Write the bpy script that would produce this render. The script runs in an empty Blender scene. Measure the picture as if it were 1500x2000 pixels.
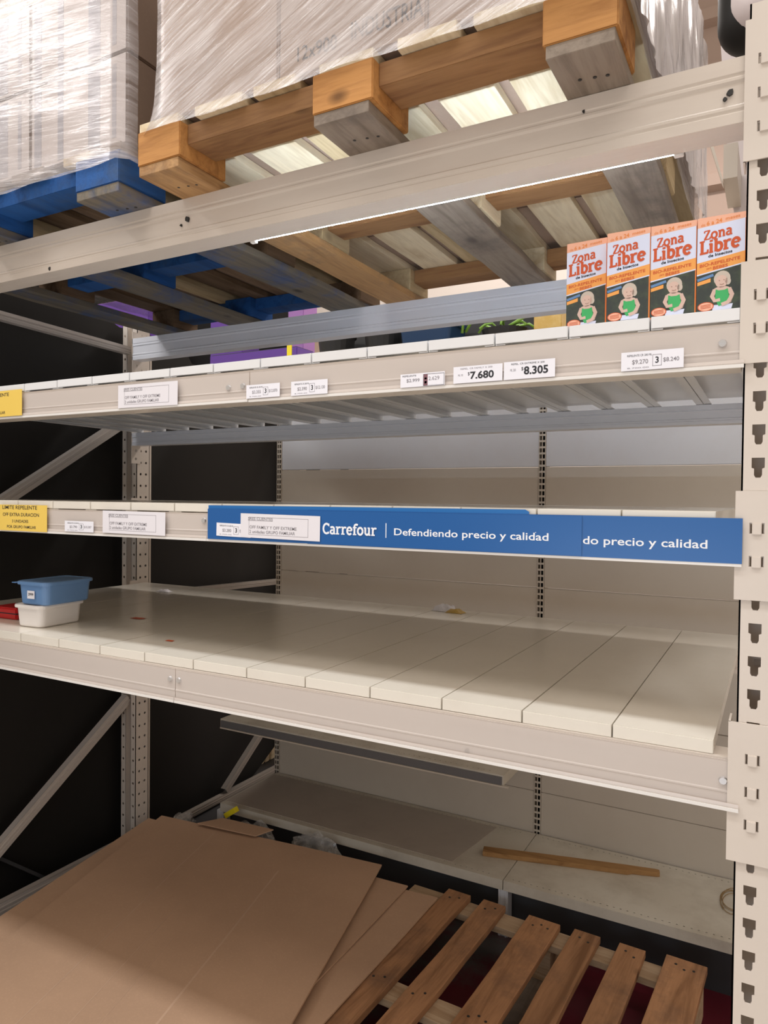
import bpy, bmesh, math, random
from mathutils import Vector, Matrix
random.seed(7)
SC = bpy.context.scene
COL = SC.collection
H = 1.39                      # height of the working origin above the floor
PI = math.pi

# ------------------------------------------------------------------ camera
CAM_POS = Vector((0.0361, -1.2178, 0.1813))
YAW, PITCH, ROLL, FPX = 0.49907, -0.01739, 0.010506, 1404.08
fw0 = Vector((-math.sin(YAW), math.cos(YAW), 0)); rt0 = Vector((math.cos(YAW), math.sin(YAW), 0)); up0 = Vector((0, 0, 1))
fwd = fw0*math.cos(PITCH) + up0*math.sin(PITCH); upv = up0*math.cos(PITCH) - fw0*math.sin(PITCH)
rgt = rt0*math.cos(ROLL) + upv*math.sin(ROLL); upp = upv*math.cos(ROLL) - rt0*math.sin(ROLL)
cam_d = bpy.data.cameras.new('camera'); cam = bpy.data.objects.new('camera', cam_d); COL.objects.link(cam)
m = Matrix(((rgt.x, upp.x, -fwd.x, CAM_POS.x), (rgt.y, upp.y, -fwd.y, CAM_POS.y), (rgt.z, upp.z, -fwd.z, CAM_POS.z + H), (0, 0, 0, 1)))
cam.matrix_world = m
cam_d.sensor_fit = 'VERTICAL'; cam_d.sensor_height = 36.0; cam_d.lens = FPX/2000*36.0; cam_d.clip_start = 0.02
SC.camera = cam

# ------------------------------------------------------------------ world, lights, exposure
W = bpy.data.worlds.new('world'); SC.world = W; W.use_nodes = True
bg = W.node_tree.nodes['Background']; bg.inputs[0].default_value = (1.0, 0.88, 0.76, 1); bg.inputs[1].default_value = 0.63
def area(name, loc, target, sx, sy, power, col):
    l = bpy.data.lights.new(name, 'AREA'); l.shape = 'RECTANGLE'; l.size = sx; l.size_y = sy; l.energy = power; l.color = col
    o = bpy.data.objects.new(name, l); COL.objects.link(o); o.location = (loc[0], loc[1], loc[2])
    d = Vector(target) - Vector(loc); o.rotation_euler = d.to_track_quat('-Z', 'Y').to_euler()
    return o
LIGHTS = [
    area('ceiling_light_aisle', (-1.0, -1.10, 3.9), (-1.0, -1.0, -1.0), 7.0, 0.40, 160, (0.93, 0.96, 1.0)),
    area('ceiling_light_broad', (-1.2, -2.1, 3.6), (-1.0, 0.3, 0.0), 5.0, 1.2, 38, (1.0, 0.87, 0.75)),
    area('ceiling_light_far_left', (-3.75, -1.80, 2.85), (-1.5, 0.0, 1.2), 0.9, 0.28, 28, (1.0, 0.96, 0.95)),
    area('cool_fill_opposite', (-0.5, -2.8, -0.3), (-0.55, 1.0, 0.80), 1.4, 0.6, 12, (0.66, 0.80, 1.0)),  # added cool fill from across the aisle, no known fixture
    area('ceiling_light_back_aisle', (-0.6, 3.6, 3.6), (-0.6, 3.2, 0.0), 5.0, 0.3, 110, (1.0, 0.93, 0.88)),
]
SC.view_settings.view_transform = 'Standard'; SC.view_settings.look = 'None'
SC.view_settings.gamma = 1.0; SC.view_settings.exposure = 0.0; SC.view_settings.use_curve_mapping = False

# ------------------------------------------------------------------ materials
def new_mat(name):
    mt = bpy.data.materials.new(name); mt.use_nodes = True
    nt = mt.node_tree; b = nt.nodes['Principled BSDF']
    return mt, nt, b
def L(nt, a, b): nt.links.new(a, b)
def coords(nt, scale=(1, 1, 1), rot=(0, 0, 0), rand=True):
    tc = nt.nodes.new('ShaderNodeTexCoord'); mp = nt.nodes.new('ShaderNodeMapping')
    mp.inputs['Scale'].default_value = scale; mp.inputs['Rotation'].default_value = rot
    if rand:
        oi = nt.nodes.new('ShaderNodeObjectInfo'); ad = nt.nodes.new('ShaderNodeVectorMath'); ad.operation = 'ADD'
        mu = nt.nodes.new('ShaderNodeMath'); mu.operation = 'MULTIPLY'; mu.inputs[1].default_value = 17.0
        L(nt, oi.outputs['Random'], mu.inputs[0]); L(nt, tc.outputs['Object'], mp.inputs['Vector'])
        L(nt, mp.outputs[0], ad.inputs[0]); L(nt, mu.outputs[0], ad.inputs[1]); return ad.outputs[0]
    L(nt, tc.outputs['Object'], mp.inputs['Vector']); return mp.outputs[0]
def noise(nt, vec, scale, detail=4, rough=.55, dist=0):
    n = nt.nodes.new('ShaderNodeTexNoise'); n.inputs['Scale'].default_value = scale; n.inputs['Detail'].default_value = detail
    n.inputs['Roughness'].default_value = rough; n.inputs['Distortion'].default_value = dist
    L(nt, vec, n.inputs['Vector']); return n.outputs['Fac']
def ramp(nt, fac, stops):
    r = nt.nodes.new('ShaderNodeValToRGB'); e = r.color_ramp.elements
    while len(e) < len(stops): e.new(.5)
    for i, (p, c) in enumerate(stops):
        e[i].position = p; e[i].color = c if len(c) == 4 else (*c, 1)
    L(nt, fac, r.inputs[0]); return r.outputs[0]
def mixc(nt, fac, a, b, mode='MIX'):
    n = nt.nodes.new('ShaderNodeMix'); n.data_type = 'RGBA'; n.blend_type = mode
    if isinstance(fac, float): n.inputs[0].default_value = fac
    else: L(nt, fac, n.inputs[0])
    for s, v in ((6, a), (7, b)):
        if isinstance(v, tuple): n.inputs[s].default_value = (*v[:3], 1)
        else: L(nt, v, n.inputs[s])
    return n.outputs[2]
def bump(nt, b, h, strength, dist=.002):
    bp = nt.nodes.new('ShaderNodeBump'); bp.inputs['Strength'].default_value = strength; bp.inputs['Distance'].default_value = dist
    L(nt, h, bp.inputs['Height']); L(nt, bp.outputs[0], b.inputs['Normal'])
def plain(name, c, rough=.5, metal=0.0, spec=.5):
    mt, nt, b = new_mat(name); b.inputs['Base Color'].default_value = (*c, 1); b.inputs['Roughness'].default_value = rough
    b.inputs['Metallic'].default_value = metal; b.inputs['Specular IOR Level'].default_value = spec
    return mt
def painted(name, c, rough=.4, dirt=(.45, .36, .28), amount=.25, scale=6, stretch=(1, 1, 1), spec=.5):
    mt, nt, b = new_mat(name)
    v = coords(nt, stretch)
    f = noise(nt, v, scale, 6, .65)
    g = ramp(nt, f, [(.45, (0, 0, 0)), (.85, (amount, amount, amount))])
    col = mixc(nt, g, c, dirt)
    f2 = noise(nt, v, scale*9, 3)
    col = mixc(nt, ramp(nt, f2, [(.62, (0, 0, 0)), (.8, (amount*.6,)*3)]), col, tuple(x*.75 for x in c))
    L(nt, col, b.inputs['Base Color'])
    b.inputs['Roughness'].default_value = rough; b.inputs['Specular IOR Level'].default_value = spec
    bump(nt, b, f2, .06)
    return mt
def wood(name, c1, c2, axis, knots=True, rough=.75, stain=None):
    mt, nt, b = new_mat(name)
    st = [9.0, 9.0, 9.0]; st['xyz'.index(axis)] = .8
    v = coords(nt, tuple(st))
    g = noise(nt, v, 2.2, 6, .6, 1.2)
    fine = noise(nt, coords(nt, tuple(s*7 for s in st)), 2.0, 3)
    col = ramp(nt, g, [(.32, c2), (.5, c1), (.72, tuple(min(1, x*1.12) for x in c1))])
    col = mixc(nt, ramp(nt, fine, [(.45, (0, 0, 0)), (.75, (.45,)*3)]), col, c2)
    if knots:
        st2 = [5.0]*3; st2['xyz'.index(axis)] = 3.0
        k = nt.nodes.new('ShaderNodeTexVoronoi'); k.inputs['Scale'].default_value = 1.3; L(nt, coords(nt, tuple(st2)), k.inputs['Vector'])
        col = mixc(nt, ramp(nt, k.outputs['Distance'], [(.04, (.8,)*3), (.11, (0, 0, 0))]), col, tuple(x*.35 for x in c2))
    if stain:
        s = noise(nt, coords(nt, (3, 3, 3)), 1.6, 5, .7)
        col = mixc(nt, ramp(nt, s, [(.5, (0, 0, 0)), (.72, (.85,)*3)]), col, stain)
    oi = nt.nodes.new('ShaderNodeObjectInfo'); mr = nt.nodes.new('ShaderNodeMapRange'); L(nt, oi.outputs['Random'], mr.inputs[0])
    mr.inputs[3].default_value = .8; mr.inputs[4].default_value = 1.12
    hs = nt.nodes.new('ShaderNodeHueSaturation'); L(nt, col, hs.inputs['Color']); L(nt, mr.outputs[0], hs.inputs['Value'])
    L(nt, hs.outputs[0], b.inputs['Base Color']); b.inputs['Roughness'].default_value = rough; b.inputs['Specular IOR Level'].default_value = .25
    bump(nt, b, fine, .25)
    return mt
M = {}
M['upright'] = painted('upright_cream_paint', (.68, .605, .53), .4, amount=.10, scale=9)
M['beam'] = painted('beam_cream_paint', (.67, .59, .51), .24, (.40, .30, .24), .22, 7, (.5, 3, 3))
M['beam_rear_lit'] = painted('rear_beam_lit_paint', (.76, .78, .84), .33, amount=.1)  # cool glow on the rear beams, put into a paler beam paint
M['brace'] = painted('brace_grey_paint', (.52, .47, .43), .4, amount=.2)
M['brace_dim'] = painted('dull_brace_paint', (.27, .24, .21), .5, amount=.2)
M['plank'] = painted('white_enamel', (.78, .73, .64), .22, (.48, .40, .32), .22, 5, (1, .6, 1))
M['plank_top'] = painted('white_enamel_upper', (.80, .80, .80), .25, (.5, .45, .4), .15, 5)
M['gond'] = painted('gondola_beige', (.56, .50, .42), .4, (.38, .30, .22), .2, 4)
M['gond_white'] = painted('gondola_white', (.66, .67, .70), .35, amount=.15)
M['deck'] = painted('gondola_deck_dusty', (.62, .57, .48), .5, (.30, .24, .17), .55, 7)
M['deck_dust'] = painted('gondola_deck_grey_dust', (.47, .41, .35), .55, (.26, .22, .18), .45, 5)
M['black'] = plain('black_panel', (.012, .011, .010), .6, spec=.25)
M['dark'] = plain('dark_grey', (.045, .045, .048), .5)
M['strip_grey'] = plain('grey_plastic', (.13, .13, .135), .4)
M['zinc'] = plain('zinc_screw', (.75, .75, .76), .3, 1.0)
M['chip'] = plain('bare_dark_metal', (.02, .018, .016), .5)
M['rust'] = painted('rust_stain', (.50, .30, .20), .6, (.62, .5, .42), .9, 40)
M['paper'] = plain('white_paper', (.80, .77, .80), .6)
M['paper_hi'] = plain('white_price_paper', (.86, .85, .90), .45)
M['yellow'] = plain('yellow_paper', (.86, .60, .12), .5)
M['ink'] = plain('black_ink', (.02, .02, .025), .6)
M['ink_grey'] = plain('grey_ink', (.26, .24, .26), .6)
M['ink_red'] = plain('dark_red_ink', (.22, .10, .12), .6)
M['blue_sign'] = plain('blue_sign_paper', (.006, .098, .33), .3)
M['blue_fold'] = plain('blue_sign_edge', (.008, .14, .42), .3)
M['white_ink'] = plain('white_ink', (.86, .88, .92), .5)
M['orange_card'] = plain('orange_carton', (.82, .27, .07), .35)
M['peach'] = plain('peach_print', (.90, .48, .33), .4)
M['orange_print'] = plain('orange_print', (.90, .40, .10), .4)
M['white_print'] = plain('lilac_white_print', (.72, .77, .95), .35)
M['red_print'] = plain('brick_red_print', (.62, .10, .03), .4)
M['dark_print'] = painted('dark_garden_print', (.045, .055, .05), .35, (.09, .13, .07), .9, 60)
M['skin_print'] = plain('skin_print', (.70, .50, .42), .4)
M['face_print'] = plain('face_print', (.36, .20, .15), .4)
M['hair_print'] = plain('hair_print', (.60, .52, .44), .4)
M['green_print'] = plain('green_print', (.06, .45, .14), .4)
M['white_plastic'] = plain('white_plastic', (.83, .78, .74), .35)
M['blue_plastic'] = plain('blue_plastic', (.14, .27, .50), .35)
M['red_plastic'] = plain('red_plastic', (.55, .02, .02), .3)
M['orange_wood'] = wood('orange_wood', (.50, .24, .075), (.30, .125, .035), 'x')
M['orange_wood_y'] = wood('orange_wood_lengthwise', (.46, .27, .12), (.27, .14, .06), 'y', stain=(.16, .12, .09))
M['stringer'] = wood('brown_wood', (.33, .175, .075), (.19, .09, .04), 'x')
M['pale_wood'] = wood('pale_pine', (.78, .66, .46), (.60, .46, .28), 'y')
M['mid_wood'] = wood('mid_pine', (.50, .38, .22), (.33, .23, .12), 'y')
M['grey_wood'] = wood('weathered_grey_wood', (.31, .25, .195), (.19, .145, .11), 'y', stain=(.15, .12, .10))
M['blue_wood'] = wood('blue_painted_wood', (.018, .095, .31), (.012, .06, .20), 'y', knots=False, stain=(.05, .09, .17))
M['blue_grey_wood'] = wood('blue_edged_wood', (.17, .145, .11), (.09, .085, .075), 'y', stain=(.03, .09, .25))
M['dark_wood'] = wood('dark_brown_wood', (.19, .12, .07), (.10, .06, .03), 'y')
M['floor_wood'] = wood('floor_pallet_wood', (.44, .225, .11), (.25, .12, .055), 'y', stain=(.22, .12, .07))
M['floor_wood_x'] = wood('floor_pallet_stringer', (.58, .42, .27), (.42, .27, .15), 'x')
M['stick'] = wood('stick_wood', (.36, .20, .08), (.22, .11, .04), 'x')
def cardboard(name, c):
    mt, nt, b = new_mat(name)
    v = coords(nt, (1, 1, 1))
    f = noise(nt, v, 3, 6, .6); g = noise(nt, v, 160, 2)
    col = mixc(nt, ramp(nt, f, [(.35, (0, 0, 0)), (.7, (.5,)*3)]), c, tuple(x*.78 for x in c))
    col = mixc(nt, ramp(nt, g, [(.5, (0, 0, 0)), (.8, (.25,)*3)]), col, tuple(min(1, x*1.25) for x in c))
    L(nt, col, b.inputs['Base Color']); b.inputs['Roughness'].default_value = .7; b.inputs['Specular IOR Level'].default_value = .25
    bump(nt, b, f, .15, .01)
    return mt
M['card'] = cardboard('cardboard', (.51, .325, .21))
M['card_dark'] = cardboard('carton_board', (.40, .29, .22))
M['card_edge'] = plain('cardboard_edge', (.30, .19, .11), .8)
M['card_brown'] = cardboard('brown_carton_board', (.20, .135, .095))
M['carton_white'] = cardboard('pale_carton_board', (.58, .51, .48))
M['carton_print'] = plain('grey_carton_print', (.32, .30, .32), .6)
def film(name, rot, base=(.70, .65, .64), lo=.12, hi=.85, freq=150, along=7, rough=.16, bmp=.7):
    mt, nt, b = new_mat(name)
    tc = nt.nodes.new('ShaderNodeTexCoord'); m0 = nt.nodes.new('ShaderNodeMapping'); m0.inputs['Rotation'].default_value = rot
    L(nt, tc.outputs['Object'], m0.inputs['Vector'])
    def st(sc):
        mp = nt.nodes.new('ShaderNodeMapping'); mp.inputs['Scale'].default_value = sc; L(nt, m0.outputs[0], mp.inputs['Vector']); return mp.outputs[0]
    n1 = noise(nt, st((along, along, freq)), 1.0, 5, .6, .4)
    n2 = noise(nt, st((along*.4, along*.4, freq*.22)), 1.0, 4, .6, .5)
    n3 = noise(nt, st((5, 5, 9)), 1.0, 3, .5)
    def ma(a, k, c):
        x = nt.nodes.new('ShaderNodeMath'); x.operation = 'MULTIPLY_ADD'; L(nt, a, x.inputs[0]); x.inputs[1].default_value = k
        if c is None: x.inputs[2].default_value = 0
        else: L(nt, c, x.inputs[2])
        return x.outputs[0]
    tot = ma(n1, .40, ma(n2, .35, ma(n3, .25, None)))
    fac = ramp(nt, tot, [(.38, (lo,)*3), (.62, (hi,)*3)])
    b.inputs['Base Color'].default_value = (*base, 1); b.inputs['Roughness'].default_value = rough; b.inputs['Specular IOR Level'].default_value = .8
    bump(nt, b, ma(n1, .5, ma(n2, 1.0, None)), bmp, .003)
    tr = nt.nodes.new('ShaderNodeBsdfTransparent'); mix = nt.nodes.new('ShaderNodeMixShader'); out = nt.nodes['Material Output']
    L(nt, fac, mix.inputs[0]); L(nt, tr.outputs[0], mix.inputs[1]); L(nt, b.outputs[0], mix.inputs[2]); L(nt, mix.outputs[0], out.inputs['Surface'])
    return mt
M['film_a'] = film('stretch_film_diagonal', (0, math.radians(24), 0), lo=.10, hi=.72)
M['film_b'] = film('stretch_film_level', (0, math.radians(-6), 0), lo=.12, hi=.58, along=9, bmp=.45)
M['film_side'] = film('stretch_film_hanging', (math.radians(68), 0, 0), lo=.5, hi=.95, freq=70)
M['clear_bag'] = film('clear_plastic_bag', (0.4, .7, 0), (.62, .60, .57), .05, .55, 40, 25, .12, 1.0)
def translucent(name, c, alpha, rough=.3):
    mt, nt, b = new_mat(name); b.inputs['Base Color'].default_value = (*c, 1); b.inputs['Roughness'].default_value = rough
    tr = nt.nodes.new('ShaderNodeBsdfTransparent'); mix = nt.nodes.new('ShaderNodeMixShader'); out = nt.nodes['Material Output']
    mix.inputs[0].default_value = alpha
    L(nt, tr.outputs[0], mix.inputs[1]); L(nt, b.outputs[0], mix.inputs[2]); L(nt, mix.outputs[0], out.inputs['Surface'])
    return mt
M['rail'] = translucent('frosted_price_rail', (.77, .69, .63), .62)
M['rail_lip'] = plain('white_rail_lip', (.80, .77, .73), .35)
M['wall'] = painted('store_wall_white', (.80, .72, .66), .6, amount=.1)
M['cladding'] = painted('brown_cladding', (.40, .29, .235), .5, amount=.1)
M['mauve'] = painted('mauve_panel', (.58, .51, .50), .5, amount=.05)
M['galv'] = painted('bracket_beige_metal', (.50, .44, .37), .4, amount=.15)
M['purple'] = plain('purple_board', (.13, .05, .33), .4)
M['purple_pale'] = plain('pale_purple_board', (.36, .17, .46), .4)
M['blue_tub'] = plain('dark_blue_tub', (.012, .04, .10), .35)
M['leaf'] = plain('green_stem', (.22, .42, .06), .4)
M['pot'] = plain('black_pot', (.012, .012, .012), .5)
M['yellow_tag'] = plain('yellow_tag', (.85, .70, .02), .4)
M['gold'] = painted('gold_brown_card', (.58, .38, .10), .45, (.75, .6, .3), .6, 30)
def floor_mat():
    mt, nt, b = new_mat('worn_red_floor'); v = coords(nt, (1, 1, 1), rand=False)
    f = noise(nt, v, 2.0, 6, .65)
    L(nt, ramp(nt, f, [(.40, (.10, .085, .08)), (.5, (.12, .012, .02)), (.75, (.16, .015, .03))]), b.inputs['Base Color'])
    b.inputs['Roughness'].default_value = .35; return mt
M['floor'] = floor_mat()
M['aisle'] = painted('aisle_floor_tile', (.72, .66, .60), .3)

# ------------------------------------------------------------------ mesh helpers
class MB:
    def __init__(s): s.bm = bmesh.new(); s.mi = 0
    def box(s, x0, x1, y0, y1, z0, z1, bev=0):
        r = bmesh.ops.create_cube(s.bm, size=1)
        vs = r['verts']
        for v in vs: v.co = Vector((x0 + (v.co.x+.5)*(x1-x0), y0 + (v.co.y+.5)*(y1-y0), z0 + (v.co.z+.5)*(z1-z0)))
        if bev:
            es = list({e for v in vs for e in v.link_edges})
            bmesh.ops.bevel(s.bm, geom=es, offset=bev, segments=2, affect='EDGES', clamp_overlap=True)
        return s
    def prism(s, poly, axis, a, b):
        """poly: 2D loop in the plane across axis; x:(y,z) y:(x,z) z:(x,y)"""
        def P(u, v, t): return {'x': (t, u, v), 'y': (u, t, v), 'z': (u, v, t)}[axis]
        A = [s.bm.verts.new(P(u, v, a)) for u, v in poly]; B = [s.bm.verts.new(P(u, v, b)) for u, v in poly]
        n = len(poly)
        for i in range(n): s.bm.faces.new((A[i], A[(i+1) % n], B[(i+1) % n], B[i]))
        for lp in (A, B):
            es = [s.bm.edges.get((lp[i], lp[(i+1) % n])) for i in range(n)]
            bmesh.ops.triangle_fill(s.bm, use_beauty=True, edges=es)
        return s
    def bar(s, p, q, w, h, up=(0, 0, 1)):
        p, q = Vector(p), Vector(q); d = (q-p).normalized(); u = Vector(up); side = d.cross(u).normalized(); u2 = side.cross(d)
        vs = []
        for c in (p, q):
            for a, b_ in ((-1, -1), (1, -1), (1, 1), (-1, 1)): vs.append(s.bm.verts.new(c + side*a*w/2 + u2*b_*h/2))
        for f in ((0, 1, 2, 3), (7, 6, 5, 4), (0, 4, 5, 1), (1, 5, 6, 2), (2, 6, 7, 3), (3, 7, 4, 0)): s.bm.faces.new([vs[i] for i in f])
        return s
    def tube(s, pts, r, n=8):
        pts = [Vector(p) for p in pts]; rings = []
        for i, p in enumerate(pts):
            d = (pts[min(i+1, len(pts)-1)] - pts[max(i-1, 0)]).normalized()
            u = d.orthogonal().normalized() if i == 0 else (u - d*u.dot(d)).normalized()
            w = d.cross(u)
            rings.append([s.bm.verts.new(p + (u*math.cos(2*PI*k/n) + w*math.sin(2*PI*k/n))*r) for k in range(n)])
        for a, b_ in zip(rings, rings[1:]):
            for k in range(n): s.bm.faces.new((a[k], a[(k+1) % n], b_[(k+1) % n], b_[k]))
        s.bm.faces.new(rings[0][::-1]); s.bm.faces.new(rings[-1]); return s
    def cyl(s, c, axis, r, h, n=16, r2=None):
        d = {'x': Vector((1, 0, 0)), 'y': Vector((0, 1, 0)), 'z': Vector((0, 0, 1))}[axis]
        u = d.orthogonal().normalized(); w = d.cross(u); c = Vector(c); r2 = r if r2 is None else r2
        A = [s.bm.verts.new(c + (u*math.cos(2*PI*k/n) + w*math.sin(2*PI*k/n))*r) for k in range(n)]
        B = [s.bm.verts.new(c + d*h + (u*math.cos(2*PI*k/n) + w*math.sin(2*PI*k/n))*r2) for k in range(n)]
        for k in range(n): s.bm.faces.new((A[k], A[(k+1) % n], B[(k+1) % n], B[k]))
        s.bm.faces.new(A[::-1]); s.bm.faces.new(B); return s
    def ribbon(s, pts, w, P, d=0):
        """flat stroke through 2D pts (w may be a list), mapped to 3D with P(u, v)"""
        n = len(pts); ws = w if isinstance(w, (list, tuple)) else [w]*n
        Lp, Rp = [], []
        for i in range(n):
            a = Vector(pts[max(i-1, 0)]); c = Vector(pts[min(i+1, n-1)]); t = (c-a)
            t = t.normalized() if t.length > 1e-9 else Vector((1, 0)); nn = Vector((-t.y, t.x)); p = Vector(pts[i])
            Lp.append(s.bm.verts.new(P(*(p + nn*ws[i]/2)))); Rp.append(s.bm.verts.new(P(*(p - nn*ws[i]/2))))
        for i in range(n-1): s.bm.faces.new((Lp[i], Rp[i], Rp[i+1], Lp[i+1]))
        return s
    def flat(s, pts, P):
        vs = [s.bm.verts.new(P(*p)) for p in pts]
        es = [s.bm.edges.new((vs[i], vs[(i+1) % len(vs)])) for i in range(len(vs))]
        bmesh.ops.triangle_fill(s.bm, use_beauty=True, edges=es); return s
    def plate(s, outer, holes, P, thick, nrm):
        """rectangular sheet with holes, mapped by P(u, v); solid thickness along nrm; filled strip by strip"""
        u0, u1 = min(p[0] for p in outer), max(p[0] for p in outer); v0, v1 = min(p[1] for p in outer), max(p[1] for p in outer)
        ax = 0 if (u1-u0) > (v1-v0) else 1
        lo, hi = (u0, u1) if ax == 0 else (v0, v1)
        cells = []
        for h in sorted(holes, key=lambda h: min(p[ax] for p in h)):
            a, b_ = min(p[ax] for p in h), max(p[ax] for p in h)
            if cells and a < cells[-1][1] + 1e-5: cells[-1][1] = max(b_, cells[-1][1]); cells[-1][2].append(h)
            else: cells.append([a, b_, [h]])
        cuts = [lo] + [(c[1]+d[0])/2 for c, d in zip(cells, cells[1:])] + [hi]
        groups = [c[2] for c in cells] or [[]]
        fr = bmesh.new()
        for c0, c1, hs in zip(cuts, cuts[1:], groups):
            rect = [(c0, v0), (c1, v0), (c1, v1), (c0, v1)] if ax == 0 else [(u0, c0), (u1, c0), (u1, c1), (u0, c1)]
            es = []
            for lp in [rect] + hs:
                vs = [fr.verts.new((p[0], p[1], 0)) for p in lp]
                es += [fr.edges.new((vs[i], vs[(i+1) % len(vs)])) for i in range(len(vs))]
            bmesh.ops.triangle_fill(fr, use_beauty=True, use_dissolve=False, edges=es)
        bmesh.ops.remove_doubles(fr, verts=fr.verts, dist=1e-6)
        off = Vector(nrm)*thick; A = {}; B = {}
        for v in fr.verts:
            c = Vector(P(v.co.x, v.co.y)); A[v] = s.bm.verts.new(c); B[v] = s.bm.verts.new(c+off)
        for f in fr.faces:
            s.bm.faces.new([A[v] for v in f.verts]); s.bm.faces.new([B[v] for v in reversed(f.verts)])
        for e in fr.edges:
            if len(e.link_faces) == 1: a, b_ = e.verts; s.bm.faces.new((A[a], A[b_], B[b_], B[a]))
        fr.free(); return s
    def grid(s, f, nu, nv):
        g = [[s.bm.verts.new(f(i/nu, j/nv)) for j in range(nv+1)] for i in range(nu+1)]
        for i in range(nu):
            for j in range(nv): s.bm.faces.new((g[i][j], g[i+1][j], g[i+1][j+1], g[i][j+1]))
        return s
    def mesh(s, name, smooth=False, recalc=True):
        if recalc: bmesh.ops.recalc_face_normals(s.bm, faces=s.bm.faces)
        me = bpy.data.meshes.new(name); s.bm.to_mesh(me); s.bm.free()
        if smooth:
            for p in me.polygons: p.use_smooth = True
        return me
    def build(s, name, mat, parent=None, smooth=False, recalc=True, bev=0, loc=None):
        me = s.mesh(name, smooth, recalc); me.materials.append(M[mat] if isinstance(mat, str) else mat)
        o = bpy.data.objects.new(name, me); COL.objects.link(o)
        if parent is not None: o.parent = parent
        else:
            if loc is None:
                xs = [v.co for v in me.vertices]
                loc = Vector(((min(c.x for c in xs)+max(c.x for c in xs))/2, (min(c.y for c in xs)+max(c.y for c in xs))/2, min(c.z for c in xs)))
            loc = Vector(loc)
            me.transform(Matrix.Translation(-loc)); o.location = loc
        if bev:
            md = o.modifiers.new('bevel', 'BEVEL'); md.width = bev; md.segments = 2; md.limit_method = 'ANGLE'
        return o
def tag(o, label, cat, group=None):
    o['label'] = label; o['category'] = cat
    if group: o['group'] = group
    return o
def thing(name, label, cat, loc=(0, 0, 0), rz=0, group=None):
    o = bpy.data.objects.new(name, None); COL.objects.link(o); o.location = loc; o.rotation_euler = (0, 0, rz); o.empty_display_size = .05
    return tag(o, label, cat, group)
def structure(o): o['kind'] = 'structure'; return o
def dup(root, loc=None, rz=None, label=None, group=None):
    r = root.copy(); COL.objects.link(r)
    if loc is not None: r.location = loc
    if rz is not None: r.rotation_euler = (0, 0, rz)
    if label: r['label'] = label
    if group: r['group'] = group
    for ch in list(root.children):
        c = ch.copy(); COL.objects.link(c); c.parent = r
        for g in list(ch.children):
            d = g.copy(); COL.objects.link(d); d.parent = c
    return r
# text from the built-in font, turned into a mesh and fitted to a width and height
def text_into(mb, body, P, x0, x1, z0=None, h=None, bold=0.0, zc=None):
    cu = bpy.data.curves.new('lettering', 'FONT'); cu.body = body; cu.size = 1.0; cu.offset = bold; cu.resolution_u = 3
    o = bpy.data.objects.new('lettering', cu); COL.objects.link(o)
    dg = bpy.context.evaluated_depsgraph_get(); me = bpy.data.meshes.new_from_object(o.evaluated_get(dg))
    xs = [v.co.x for v in me.vertices]; ys = [v.co.y for v in me.vertices]
    sx = (x1-x0)/(max(xs)-min(xs)); sy = sx if h is None else h/(max(ys)-min(ys)); ym = min(ys)
    if z0 is None: z0 = zc - (max(ys)-ym)*sy/2
    vs = [mb.bm.verts.new(P(x0 + (v.co.x-min(xs))*sx, z0 + (v.co.y-ym)*sy)) for v in me.vertices]
    for p in me.polygons:
        try: mb.bm.faces.new([vs[i] for i in p.vertices])
        except ValueError: pass
    bpy.data.objects.remove(o); bpy.data.curves.remove(cu); bpy.data.meshes.remove(me)
def ell(cx, cy, rx, ry, n=18, a0=0, a1=2*PI):
    return [(cx + rx*math.cos(a0+(a1-a0)*k/n), cy + ry*math.sin(a0+(a1-a0)*k/n)) for k in range(n if abs(a1-a0-2*PI) < 1e-6 else n+1)]
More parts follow.
